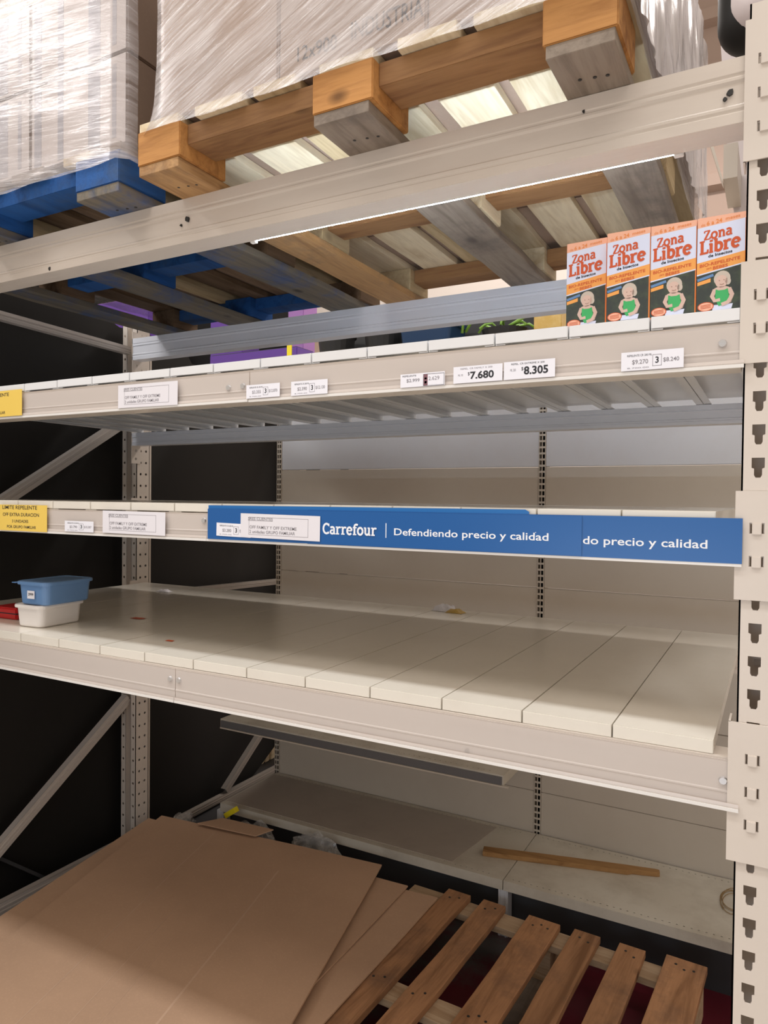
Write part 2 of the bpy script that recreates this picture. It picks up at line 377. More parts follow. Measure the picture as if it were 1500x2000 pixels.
# slab letters drawn as strokes; unit cap height 1, x-height .7
def arcp(cx, cy, rx, ry, d0, d1, n=12): return [(cx+rx*math.cos(math.radians(d0+(d1-d0)*k/n)), cy+ry*math.sin(math.radians(d0+(d1-d0)*k/n))) for k in range(n+1)]
def slab_glyph(ch, t):
    S = []          # list of (points, width)
    xh = .70; sf = t*.62
    def serif(x, y, w=.30): S.append(([(x-w/2, y), (x+w/2, y)], sf))
    if ch == 'C': S.append((arcp(.40, .5, .33, .46, 52, 308), t)); S.append(([(.66, .72), (.66, .98)], sf)); S.append(([(.66, .02), (.66, .22)], sf*.7)); w = .78
    elif ch == 'a': S.append((arcp(.25, .50, .20, .16, 150, 10, 8)+[(.45, .3), (.45, .05)], t)); S.append((arcp(.26, .20, .19, .17, 70, 330, 10), t*.9)); serif(.52, .03, .18); w = .64
    elif ch == 'r': S.append(([(.17, 0), (.17, xh)], t)); serif(.19, .03, .36); serif(.10, xh-.03, .20); S.append((arcp(.40, .38, .23, .28, 175, 55, 8), t*.85)); w = .58
    elif ch == 'e': S.append((arcp(.30, .35, .24, .33, 5, 320, 14), t)); S.append(([(.08, .37), (.54, .37)], sf)); w = .66
    elif ch == 'f': S.append(([(.17, 0), (.17, .78)] + arcp(.36, .78, .19, .18, 165, 40, 6), t)); serif(.19, .03, .36); serif(.20, xh-.03, .40); w = .46
    elif ch == 'o': S.append((arcp(.31, .35, .25, .32, 0, 360, 18), t)); w = .68
    elif ch == 'u': S.append(([(.16, xh), (.16, .25)] + arcp(.34, .25, .18, .20, 180, 340, 8), t)); S.append(([(.54, xh), (.54, 0)], t)); serif(.11, xh-.03, .20); serif(.49, xh-.03, .20); serif(.60, .03, .18); w = .76
    elif ch == 'Z': S.append(([(.08, .93), (.60, .93)], sf)); S.append(([(.56, .93), (.10, .06)], t)); S.append(([(.05, .06), (.64, .06)], sf)); S.append(([(.08, .95), (.08, .74)], sf)); S.append(([(.62, .04), (.62, .27)], sf)); w = .70
    elif ch == 'n': S.append(([(.17, 0), (.17, xh)], t)); S.append((arcp(.36, .42, .18, .24, 180, 0, 8)+[(.54, 0)], t)); serif(.17, .03, .28); serif(.55, .03, .26); serif(.10, xh-.03, .18); w = .74
    elif ch == 'L': S.append(([(.20, 0), (.20, 1)], t)); serif(.20, .97, .36); S.append(([(.04, .05), (.62, .05)], sf*1.2)); S.append(([(.60, .02), (.60, .30)], sf)); w = .68
    elif ch == 'i': S.append(([(.16, 0), (.16, xh)], t)); serif(.16, .03, .28); serif(.10, xh-.03, .18); S.append(([(.16, .83), (.16, .99)], t)); w = .34
    elif ch == 'b': S.append(([(.16, 0), (.16, 1)], t)); serif(.10, .97, .18); S.append((arcp(.34, .34, .22, .31, 150, -150, 14), t)); w = .66
    else: w = .3
    return S, w
def slab_text(mb, body, P, x0, x1, z0, h, t=.17):
    total = sum(slab_glyph(c, t)[1] for c in body); sx = (x1-x0)/total; x = x0; k = 0
    for c in body:
        S, w = slab_glyph(c, t)
        for pts, wd in S:
            mb.ribbon([(x+u*sx, z0+v*h) for u, v in pts], wd*(sx+h)/2, lambda u, v, kk=k: P(u, v, kk)); k += 1
        x += w*sx

# ================================================================== SETTING
FZ = -H
structure(tag(MB().box(-7, -2.3005, -.05, 2.6, FZ-.1, FZ).build('floor_left', 'dark'), 'dark bare floor beyond the left rack frame', 'floor'))
structure(tag(MB().box(-2.3, 1.2, -.05, 2.6, FZ-.1, FZ).build('floor', 'floor'), 'dark worn red floor under the racking', 'floor'))
structure(tag(MB().box(-7, 5, -5.0, -.0505, FZ-.1, FZ).build('floor_aisle', 'aisle'), 'pale tiled aisle floor in front of the racking', 'floor'))
structure(tag(MB().box(-7, 5, 2.6005, 5.0, FZ-.1, FZ).build('floor_back', 'aisle'), 'pale floor of the aisle behind the racking', 'floor'))
wb = MB(); wb.box(-7, 4, 5.0, 5.15, FZ, 2.339)
structure(tag(wb.build('wall_back', 'wall'), 'pale plastered store wall far behind the racking', 'wall'))
prof = []
z = 2.340
while z < 5.2:
    prof += [(5.0, z), (5.0, z+.28), (4.93, z+.31), (4.93, z+.40)]; z += .43
prof += [(5.15, z), (5.15, 2.340)]
structure(tag(MB().prism(prof, 'x', -7, 4).build('wall_upper', 'cladding'), 'brown ribbed metal cladding on the upper store wall', 'wall'))
# black sheet standing for the darkness past the left frames, rear lower corner cut
bp = [(-.9, FZ+.001), (1.96, FZ+.001), (2.17, -1.275), (2.62, -1.03), (2.62, .845), (1.47, .845), (1.40, .93), (1.02, .93), (.80, 1.01), (-.9, 1.01)]
structure(tag(MB().prism(bp, 'x', -2.545, -2.525).build('darkness_sheet', 'black'), 'black darkness sheet behind the left rack frame, standing for unlit depth', 'wall'))

# ================================================================== RACK UPRIGHTS
def keyhole(cx, zt):
    w, n_, hh = .0088, .0054, .015
    return [(cx-w, zt), (cx-w, zt-hh), (cx-n_, zt-hh-.0015), (cx-n_, zt-.026), (cx-n_*.6, zt-.030), (cx+n_*.6, zt-.030), (cx+n_, zt-.026), (cx+n_, zt-hh-.0015), (cx+w, zt-hh), (cx+w, zt)]
def roundhole(cx, z, r=.0055): return [(cx+r*math.cos(k*PI/4), z+r*math.sin(k*PI/4)) for k in range(8)]
UW, UD = .090, .072
def upright_mb(x0, y0, front_keyholes, ztop=.93, facing=1):
    """facing 1: keyhole face at y0 looking to the aisle; -1: keyhole face at the back, round holes to the front"""
    mb = MB(); t = .0025; zb = FZ + .004
    x1, y1 = x0+UW, y0+UD
    ks = [k*.05 for k in range(int(math.ceil((zb+.06)/.05)), int(ztop/.05)+1)]
    yk, yo = (y0, y1) if facing == 1 else (y1, y0)
    s = 1 if facing == 1 else -1
    holes = [keyhole(x0+c, z) for z in ks for c in (.0225, .0675)] if front_keyholes else []
    mb.plate([(x0, zb), (x1, zb), (x1, ztop), (x0, ztop)], holes, lambda u, v: (u, yk, v), t, (0, s, 0))
    # flanges with round holes
    rh = [roundhole(y0+.022, z-.02) for z in ks] + [roundhole(y0+.052, z-.02) for z in ks]
    for xx, sg in ((x0, 1), (x1, -1)):
        mb.plate([(y0, zb), (y1, zb), (y1, ztop), (y0, ztop)], rh if sg == -1 else [], lambda u, v: (xx, u, v), t, (sg, 0, 0))
    # return lips (with round holes on the rear uprights)
    lh = [roundhole(x0+.015, z-.02) for z in ks] if facing == -1 else []
    mb.plate([(x0, zb), (x0+.032, zb), (x0+.032, ztop), (x0, ztop)], lh, lambda u, v: (u, yo, v), t, (0, -s, 0))
    lh2 = [roundhole(x1-.015, z-.02) for z in ks] if facing == -1 else []
    mb.plate([(x1-.032, zb), (x1, zb), (x1, ztop), (x1-.032, ztop)], lh2, lambda u, v: (u, yo, v), t, (0, -s, 0))
    # back of the groove
    if facing == -1:
        mb.box(x0+.029, x0+.031, min(yo, yo-s*.03), max(yo, yo-s*.03), zb, ztop).box(x1-.031, x1-.029, min(yo, yo-s*.03), max(yo, yo-s*.03), zb, ztop)
        mb.box(x0+.029, x1-.029, min(yo-s*.03, yo-s*.032), max(yo-s*.03, yo-s*.032), zb, ztop)
    return mb
XR = -.011
XL = -2.482
def local(mb, loc):
    bmesh.ops.translate(mb.bm, verts=mb.bm.verts, vec=-Vector(loc)); return mb
def channel(p, q, w, d, t=.003):
    """brace: a C-section in the plane x = const, open towards -x"""
    mb = MB(); p, q = Vector(p), Vector(q); dr = (q-p).normalized(); n = Vector((1, 0, 0)).cross(dr).normalized()
    mb.bar(p, q, t, w, n) if False else None
    def b(off_n, off_x, sn, sx):
        c = n*off_n + Vector((off_x, 0, 0)); vs = []
        for e in (p, q):
            for a, bb in ((-1, -1), (1, -1), (1, 1), (-1, 1)): vs.append(mb.bm.verts.new(e + c + n*a*sn/2 + Vector((bb*sx/2, 0, 0))))
        for f in ((0, 1, 2, 3), (7, 6, 5, 4), (0, 4, 5, 1), (1, 5, 6, 2), (2, 6, 7, 3), (3, 7, 4, 0)): mb.bm.faces.new([vs[i] for i in f])
    b(0, d/2, w, t); b(w/2-t/2, 0, t, d); b(-w/2+t/2, 0, t, d)
    b(w*.16, d/2+t, w*.12, t); b(-w*.16, d/2+t, w*.12, t)
    return mb
def frame(x0, label, braces, y_front=0.0, y_back=1.0, kh=True, name='rack_frame'):
    loc = (x0, y_front, FZ)
    t = thing(name, label, 'rack frame', loc)
    local(upright_mb(x0, y_front, kh), loc).build('upright', 'upright', t)
    local(upright_mb(x0, y_back, False, facing=-1), loc).build('upright', 'upright', t)
    for yy in (y_front, y_back):
        local(MB().box(x0-.012, x0+UW+.012, yy-.008, yy+UD+.008, FZ, FZ+.004), loc).build('foot_plate', 'brace', t)
    for (ya, za, yb, zb_, w) in braces:
        local(channel((x0+.035, ya, za), (x0+.035, yb, zb_), w, .028), loc).build('brace', 'brace', t)
    return t
frame(XR, 'cream slotted upright frame at the right end of the bay', [(.07, .80, 1.0, .80, .04), (.07, -.09, 1.0, .50, .04), (.07, -1.30, 1.0, -.70, .04)], y_back=1.0)
lf = frame(XL, 'left rack frame with diagonal braces in front of the darkness sheet',
      [(.07, .842, 1.0, .815, .032), (.075, -.055, 1.0, .520, .042), (.075, -1.350, 1.0, -.700, .042), (.07, -1.338, 1.0, -1.338, .048)])
local(MB().bar((XL-.018, .400, -1.140), (XL-.018, .640, -1.345), .012, .040, (1, 0, 0)), lf.location).build('brace', 'dark', lf)
# second frame standing behind, seen only as braces
t = thing('rack_frame', 'grey braces of a further rack frame behind the left upright', 'rack frame', (XL-.01, 1.09, FZ))
loc = t.location.copy()
local(upright_mb(XL-.01, 2.22, False, ztop=.80), loc).build('upright', 'upright', t)
local(MB().box(XL-.01, XL+.05, 1.09, 1.12, FZ, .80), loc).build('upright', 'upright', t)
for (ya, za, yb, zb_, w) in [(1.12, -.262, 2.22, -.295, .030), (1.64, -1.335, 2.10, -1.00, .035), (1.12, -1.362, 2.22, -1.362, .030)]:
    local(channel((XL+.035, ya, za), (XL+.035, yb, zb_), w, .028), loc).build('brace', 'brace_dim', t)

# ================================================================== BEAMS
BX0, BX1 = XL+UW+.002, XR-.004
def beam_profile(y0, z0, z1, d=.05, s=1):
    g = .0016; h = z1-z0
    P_ = [(0, z0), (0, z0+.16*h), (g, z0+.18*h), (g, z0+.21*h), (0, z0+.23*h), (0, z0+.27*h), (g*1.6, z0+.30*h), (g*1.6, z0+.62*h), (0, z0+.66*h), (0, z0+.70*h), (g, z0+.72*h), (g, z0+.75*h), (0, z0+.77*h), (0, z1), (d, z1), (d, z0)]
    return [(y0 + s*a, b) for a, b in P_]
def hook_plate(x0, x1, y, z0, z1, s=-1):
    """connector plate lying on the upright face, with pressed hook tabs over the slots"""
    mb = MB(); holes = []
    ks = [k for k in range(-40, 40) if z0+.018 < k*.05-.008 and k*.05+.004 < z1-.010]
    for k in ks:
        zc = k*.05-.004
        for c in ((XR+.0225),):
            holes.append([(c-.010, zc-.010), (c-.0065, zc-.010), (c-.0065, zc+.006), (c-.010, zc+.006)])
            holes.append([(c+.0065, zc-.010), (c+.010, zc-.010), (c+.010, zc+.006), (c+.0065, zc+.006)])
    mb.plate([(x0, z0), (x1, z0), (x1, z1), (x0, z1)], holes, lambda u, v: (u, y, v), .003, (0, -s, 0))
    for k in ks:
        zc = k*.05-.004; c = XR+.0225
        mb.box(c-.0065, c+.0065, y-.0025, y+.001, zc-.012, zc+.005, .001)
    return mb
def beam(label, z0, z1, y=0.0, s=1, d=.05, plate=None, cat='beam', mat='beam'):
    loc = ((BX0+BX1)/2, y, z0)
    t = thing('rack_beam', label, cat, loc, group=None)
    mb = MB().prism(beam_profile(y, z0, z1, d, s), 'x', BX0, BX1)
    local(mb, loc).build('beam_body', mat, t)
    if plate:
        pz0, pz1, px = plate
        pm = hook_plate(px, XR+.086, -.004, pz0, pz1)
        pm.box(px, px+.003, -.0035, .045, pz0, pz1)
        local(pm, loc).build('connector_plate', 'upright', t)
    else:
        pm = MB().box(BX1-.001, BX1+.003, min(y, y+s*d), max(y, y+s*d), z0-.05, z1+.04)
        local(pm, loc).build('connector_plate', 'upright', t)
    ym = min(y, y+s*d)
    pm = MB()
    pm.plate([(ym, z0-.075), (ym+d, z0-.075), (ym+d, z1+.03), (ym, z1+.03)], [roundhole(ym+d*.45, z0-.02, .006), roundhole(ym+d*.45, z0-.055, .006)], lambda u, v: (BX0-.0005, u, v), .003, (1, 0, 0))
    local(pm, loc).build('connector_plate', 'upright', t)
    return t
ZB = {1: (.757, .856), 2: (.387, .455), 3: (.086, .147), 4: (-.290, -.209)}
b1 = beam('thick cream front beam carrying the two loaded pallets', *ZB[1], d=.062, plate=(.695, .905, -.0165))
b2 = beam('front beam behind the price labels of the upper shelf', *ZB[2], plate=(.392, .545, -.0165))
b3 = beam('front beam behind the blue banner strip', *ZB[3], plate=(.035, .200, -.018))
b4 = beam('front beam of the wide empty shelf with the tubs', *ZB[4], plate=(-.365, -.152, -.022))
beam('rear beam under the two loaded pallets, behind the orange boxes', .765, .856, y=.970, d=.05, mat='beam_rear_lit')
beam('rear beam of the upper shelf above the beige back panels', .400, .4545, y=.968, d=.05, mat='beam_rear_lit')
beam('rear beam level with the blue banner strip', .098, .1465, y=.968, d=.05)
beam('rear beam of the wide empty shelf with the tubs', -.285, -.2095, y=.962, d=.05)
# underside lip on the top beam and paint chips
def chips(t, spots):
    mb = MB(); loc = t.location
    for (x, z, r) in spots:
        n = 7; pts = [(x + r*(0.6+.6*random.random())*math.cos(2*PI*k/n), z + r*(.6+.6*random.random())*math.sin(2*PI*k/n)) for k in range(n)]
        mb.prism(pts, 'y', -.0012, .0028)
    local(mb, loc).build('paint_chip', 'chip', t)['label'] = 'dark paint chips'
def glow(name, c, k):
    mt, nt, b = new_mat(name); b.inputs['Base Color'].default_value = (.8, .8, .8, 1); b.inputs['Emission Color'].default_value = (*c, 1); b.inputs['Emission Strength'].default_value = k; return mt
M['led'] = glow('lit_led_tube', (.68, .82, 1.0), 140)
led = thing('led_light', 'thin lit tube along the rear underside of the top front beam', 'light', (-.56, .0675, .757))
MB().tube([(-.437, 0, .0035), (.437, 0, .0035)], .0024, 10).build('light_tube', 'led', led)
MB().box(.4372, .452, -.005, .005, -.003, .0075, .001).build('end_cap', 'rail_lip', led)
MB().box(-.452, -.4372, -.005, .005, -.003, .0075, .001).build('end_cap', 'rail_lip', led)
chips(b1, [(-1.142, .809, .008), (-1.16, .798, .003), (-.036, .806, .006), (-.043, .797, .003), (-1.614, .766, .005), (-.257, .831, .003)])
chips(b4, [(-.449, -.275, .006)])
chips(b2, [(-.238, .394, .005), (-1.62, .396, .005)])
st = MB()
for k in range(14):
    x = -.50 + .26*k/13; st.prism([(x, -.222+random.uniform(-.004, .003)), (x+.028, -.224+random.uniform(-.004, .003)), (x+.026, -.231+random.uniform(-.004, .004)), (x+.003, -.229)], 'y', -.0007, .0025)
local(st, b4.location).build('rust_stain', 'rust', b4)['label'] = 'reddish brown rust streak'

# ================================================================== SHELF PLANKS
def plank_mesh(w, y0, y1, hgt, lip, chan=.02):
    mb = MB(); t = .0015; g = .0012
    a, b_ = g, w-g
    prof = [(a, 0), (b_, 0), (b_, -chan), (b_-.018, -chan), (b_-.018, -chan+t), (b_-t, -chan+t), (b_-t, -t), (a+t, -t), (a+t, -chan+t), (a+.018, -chan+t), (a+.018, -chan), (a, -chan)]
    mb.prism(prof, 'y', y0+.002, y1)
    mb.box(a, b_, y0, y0+.0025, -lip, 0, .0009)
    return mb
ORD = ['first', 'second', 'third', 'fourth', 'fifth', 'sixth', 'seventh', 'eighth', 'ninth', 'tenth', 'eleventh', 'twelfth', 'thirteenth', 'fourteenth', 'fifteenth', 'sixteenth', 'seventeenth', 'eighteenth', 'nineteenth']
def shelf(xr, w, n, ztop, y0, y1, lip, where, grp, mat, chan):
    me = None
    for k in range(n):
        x0 = xr-(k+1)*w
        if x0 < BX0+.003: break
        lab = '%s, %s plank from the right upright' % (where, ORD[k])
        if me is None:
            o = plank_mesh(w, y0, y1, 0, lip, chan).build('shelf_plank', mat, loc=(0, 0, 0)); me = o
        else:
            o = me.copy(); COL.objects.link(o)
        o.location = (x0, 0, ztop + random.uniform(-.0004, .0004)); tag(o, lab, 'shelf plank', grp)
shelf(-.0417, .1538, 15, -.1870, .003, 1.012, .0215, 'white metal plank of the wide empty shelf', 'planks of the wide empty shelf', 'plank', .0213)
shelf(-.0440, .1413, 16, .1680, -.001, 1.010, .0185, 'white metal plank of the banner shelf', 'planks of the banner shelf', 'plank', .0205)
shelf(-.0150, .1305, 18, .4770, -.003, 1.010, .0190, 'white metal plank of the shelf with the orange boxes', 'planks of the shelf with the orange boxes', 'plank_top', .0213)
# box girder end showing beside the last plank
# ================================================================== PRICE RAILS (clear plastic strips screwed to the beams)
def price_rail(label, x0, x1, z0, z1, screws, y=-.0012):
    loc = ((x0+x1)/2, y, z0); t = thing('price_rail', label, 'price rail', loc)
    h = z1-z0
    prof = [(y, z0), (y-.0045, z0), (y-.006, z0+.004), (y-.005, z0+.009), (y-.0035, z0+.005), (y-.0012, z0+.004), (y-.0012, z0+.30*h), (y-.0022, z0+.32*h), (y-.0022, z0+.35*h), (y-.0012, z0+.37*h), (y-.0012, z1-.003), (y-.002, z1), (y, z1)]
    local(MB().prism(prof, 'x', x0, x1), loc).build('rail_strip', 'rail', t)
    local(MB().box(x0, x1, y-.0068, y-.0002, z0-.0030, z0+.0022), loc).build('rail_lip', 'rail_lip', t)
    for (sx, sz) in screws:
        mb = MB().cyl((sx, y-.0048, sz), 'y', .0052, .0036, 14, .0066)
        mb.box(sx-.003, sx+.003, y-.0052, y-.0045, sz-.0006, sz+.0006)
        local(mb, loc).build('screw', 'zinc', t)
    return t
price_rail('left clear price rail on the upper shelf, under the yellow notice', -2.36, -.958, .390, .452, [(-1.015, .421)])
price_rail('right clear price rail on the upper shelf, holding the big prices', -.956, -.010, .389, .452, [(-.975, .422), (-.040, .425)])
price_rail('left clear price rail on the banner shelf, with the yellow notice', -2.36, -1.072, .088, .146, [(-1.083, .130)])
price_rail('right clear price rail on the banner shelf, behind the blue strip', -1.071, -.008, .088, .146, [])
price_rail('left clear price rail on the wide empty shelf', -2.36, -1.168, -.286, -.212, [(-1.183, -.237)])
price_rail('right clear price rail on the wide empty shelf, over the rust streak', -1.166, -.006, -.286, -.212, [(-1.156, -.237), (-.028, -.245)])

# ================================================================== BLUE BANNER
YS = -.0085
def PX(y, step=.00004): return lambda u, v, k=0: (u, y - k*step, v)
def banner(label, x0, x1, z0, z1, y):
    loc = ((x0+x1)/2, y, z0); t = thing('banner_strip', label, 'banner', loc)
    local(MB().box(x0, x1, y, y+.0006, z0, z1), loc).build('strip', 'blue_sign', t); return t, loc
t, loc = banner('blue banner strip with white slab and plain lettering, left and in front', -1.066, -.247, .0905, .157, YS-.0012)
mb = MB(); slab_text(mb, 'Carrefour', PX(YS-.00135), -.762, -.637, .1115, .021, .19)
local(mb, loc).build('lettering', 'white_ink', t, recalc=False)
mb = MB(); text_into(mb, 'Defendiendo precio y calidad', PX(YS-.0014), -.600, -.303, h=.0175, z0=.1095, bold=.012)
local(mb, loc).build('lettering', 'white_ink', t, recalc=False)
local(MB().box(-.6185, -.6168, YS-.0014, YS-.0012, .108, .136), loc).build('divider_bar', 'white_ink', t)
local(MB().box(-.326, -.3248, YS-.0014, YS-.0012, .1268, .128), loc).build('speck', 'white_ink', t)
t, loc = banner('blue banner strip cut off by the one in front, at the right upright', -.80, -.0075, .0895, .1585, YS)
mb = MB(); text_into(mb, 'Defendiendo precio y calidad', PX(YS-.0002), -.3485, -.0555, h=.0178, z0=.1065, bold=.012)
local(mb, loc).build('lettering', 'white_ink', t, recalc=False)
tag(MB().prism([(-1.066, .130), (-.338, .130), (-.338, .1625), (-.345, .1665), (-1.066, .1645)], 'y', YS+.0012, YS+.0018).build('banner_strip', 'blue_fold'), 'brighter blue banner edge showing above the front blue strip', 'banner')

# ================================================================== PRICE LABELS AND NOTICES
def price(label, x0, x1, z0, z1, parts, y=-.0095, tilt=0, mat='paper_hi', cat='price label', name='price_label', group=None):
    cx, cz = (x0+x1)/2, z0
    t = thing(name, label, cat, (cx, y, cz), group=group)
    w, h = x1-x0, z1-z0
    local(MB().box(x0, x1, y, y+.0005, z0, z1), (cx, y, cz)).build('paper', mat, t)
    k = 0
    for p in parts:
        k += 1; yy = y - .0002
        mb = MB(); P = PX(yy)
        if p[0] == 't':
            _, s, u0, u1, v0, vh, ink = p[:7]
            text_into(mb, s, P, x0+u0*w, x0+u1*w, z0=z0+v0*h, h=vh*h, bold=p[7] if len(p) > 7 else .0)
            nm = 'lettering'
        elif p[0] == 'box':
            _, u0, u1, v0, v1, ink = p; lw = .0006; a, b_, c, d = x0+u0*w, x0+u1*w, z0+v0*h, z0+v1*h
            mb.box(a, b_, yy, yy+.0002, c, c+lw).box(a, b_, yy, yy+.0002, d-lw, d).box(a, a+lw, yy, yy+.0002, c, d).box(b_-lw, b_, yy, yy+.0002, c, d); nm = 'printed_frame'
        else:
            _, u0, u1, v0, v1, ink = p; mb.box(x0+u0*w, x0+u1*w, yy, yy+.0002, z0+v0*h, z0+v1*h); nm = 'printed_block'
        local(mb, (cx, y, cz)).build(nm, ink, t, recalc=(p[0] != 't'))
    if tilt: t.rotation_euler = (0, tilt, 0)
    return t
def deal(label, x0, x1, z0, z1, a, n, b_, y=-.0095, tilt=0, faint=True):
    ik = 'ink_grey' if faint else 'ink'
    return price(label, x0, x1, z0, z1, [('t', 'REPELENTE CR 200 ML', .10, .50, .74, .11, 'ink'), ('t', '$' + a, .18, .44, .30, .27, ik, .01), ('box', .51, .655, .18, .78, 'ink_grey'), ('t', n, .555, .61, .32, .34, 'ink', .02), ('t', '$' + b_, .68, .93, .33, .25, ik, .01), ('t', '8.700.00', .10, .45, .10, .07, 'ink_grey')], y, tilt)
deal('small price label at the right end of the upper shelf, below the orange boxes', -.188, -.094, .3925, .4225, '9.270', '3', '8.240')
price('right one of the two large bold price labels, eight thousand', -.3865, -.296, .3925, .4235, [('t', 'REPEL. CR EXTREME X 200', .15, .80, .80, .10, 'ink'), ('t', '$', .35, .39, .44, .22, 'ink'), ('t', '8.305', .40, .87, .22, .46, 'ink', .03), ('t', 'ML 200', .13, .24, .45, .14, 'ink_grey')], tilt=0)
price('left one of the two large bold price labels, seven thousand', -.482, -.389, .3925, .4225, [('t', 'REPEL. CR FAMILY X 200', .15, .80, .80, .10, 'ink_grey'), ('t', '$', .30, .34, .42, .22, 'ink'), ('t', '7.680', .35, .83, .20, .46, 'ink', .03), ('t', 'ML 170', .10, .2, .42, .12, 'ink_grey')])
price('small price label 2.999 with a black bordered second price', -.590, -.499, .3920, .4170, [('t', 'REPELENTE', .05, .36, .78, .12, 'ink'), ('t', '$2.999', .14, .44, .34, .28, 'ink_grey', .01), ('box', .52, .985, .03, .90, 'ink'), ('blk', .53, .62, .05, .88, 'ink_red'), ('blk', .55, .60, .20, .38, 'paper_hi'), ('blk', .55, .60, .50, .64, 'paper_hi'), ('t', '2.629', .64, .88, .42, .27, 'ink_grey')])
deal('small price label with two prices, second from the rail joint', -.843, -.754, .3920, .4210, '2.390', '3', '12.130')
deal('small price label with two prices, beside the rail joint', -.960, -.872, .3930, .4215, '3.355', '3', '12.870')
deal('small price label on the banner shelf between the yellow and white notices', -1.541, -1.435, .0925, .1195, '3.790', '3', '10.307', tilt=.0)
deal('small price label on the blue strip, tucked under the white notice', -1.040, -.945, .0975, .1260, '3.280', '3', '2.620', y=-.0106, tilt=.02)
def notice(label, x0, x1, z0, z1, y=-.0100, tilt=0):
    return price(label, x0, x1, z0, z1, [('t', 'SRES CLIENTES', .10, .42, .74, .11, 'ink_grey', .01), ('blk', .10, .42, .71, .725, 'ink_grey'), ('box', .11, .86, .13, .86, 'ink_grey'), ('t', 'OFF FAMILY Y OFF EXTREME', .12, .72, .38, .13, 'ink_grey', .01), ('t', '2 unidades GRUPO FAMILIAR', .12, .70, .19, .13, 'ink_grey', .01)], y, tilt, 'paper', 'paper notice', 'paper_notice')
notice('white paper notice on the upper shelf near the left upright', -1.350, -1.158, .392, .446, tilt=.008)
notice('white paper notice on the banner shelf, on the bare rail', -1.402, -1.194, .093, .147, tilt=.006)
notice('white paper notice stuck over the blue banner strip', -.972, -.768, .0965, .1475, y=-.0114, tilt=.012)
def ynotice(label, x0, x1, z0, z1, lines):
    return price(label, x0, x1, z0, z1, [('t', s, u0, u1, v, h_, 'ink', .01) for s, u0, u1, v, h_ in lines], -.0102, 0, 'yellow', 'paper notice', 'yellow_notice')
ynotice('yellow purchase limit notice at the left end of the banner shelf', -1.806, -1.609, .088, .157, [('LIMITE REPELENTE', .07, .80, .83, .14), ('OFF EXTRA DURACION', .08, .84, .56, .13), ('3 UNIDADES', .28, .62, .32, .11), ('POR GRUPO FAMILIAR', .17, .78, .10, .11)])
ynotice('yellow purchase limit notice at the left edge of the upper shelf', -1.905, -1.711, .393, .462, [('LIMITE REPELENTE', .05, .72, .78, .13), ('OFF KIDS AEROSOL', .02, .40, .52, .13), ('3 UNIDADES', .15, .42, .30, .11), ('POR GRUPO FAMILIAR', .08, .64, .10, .11)])

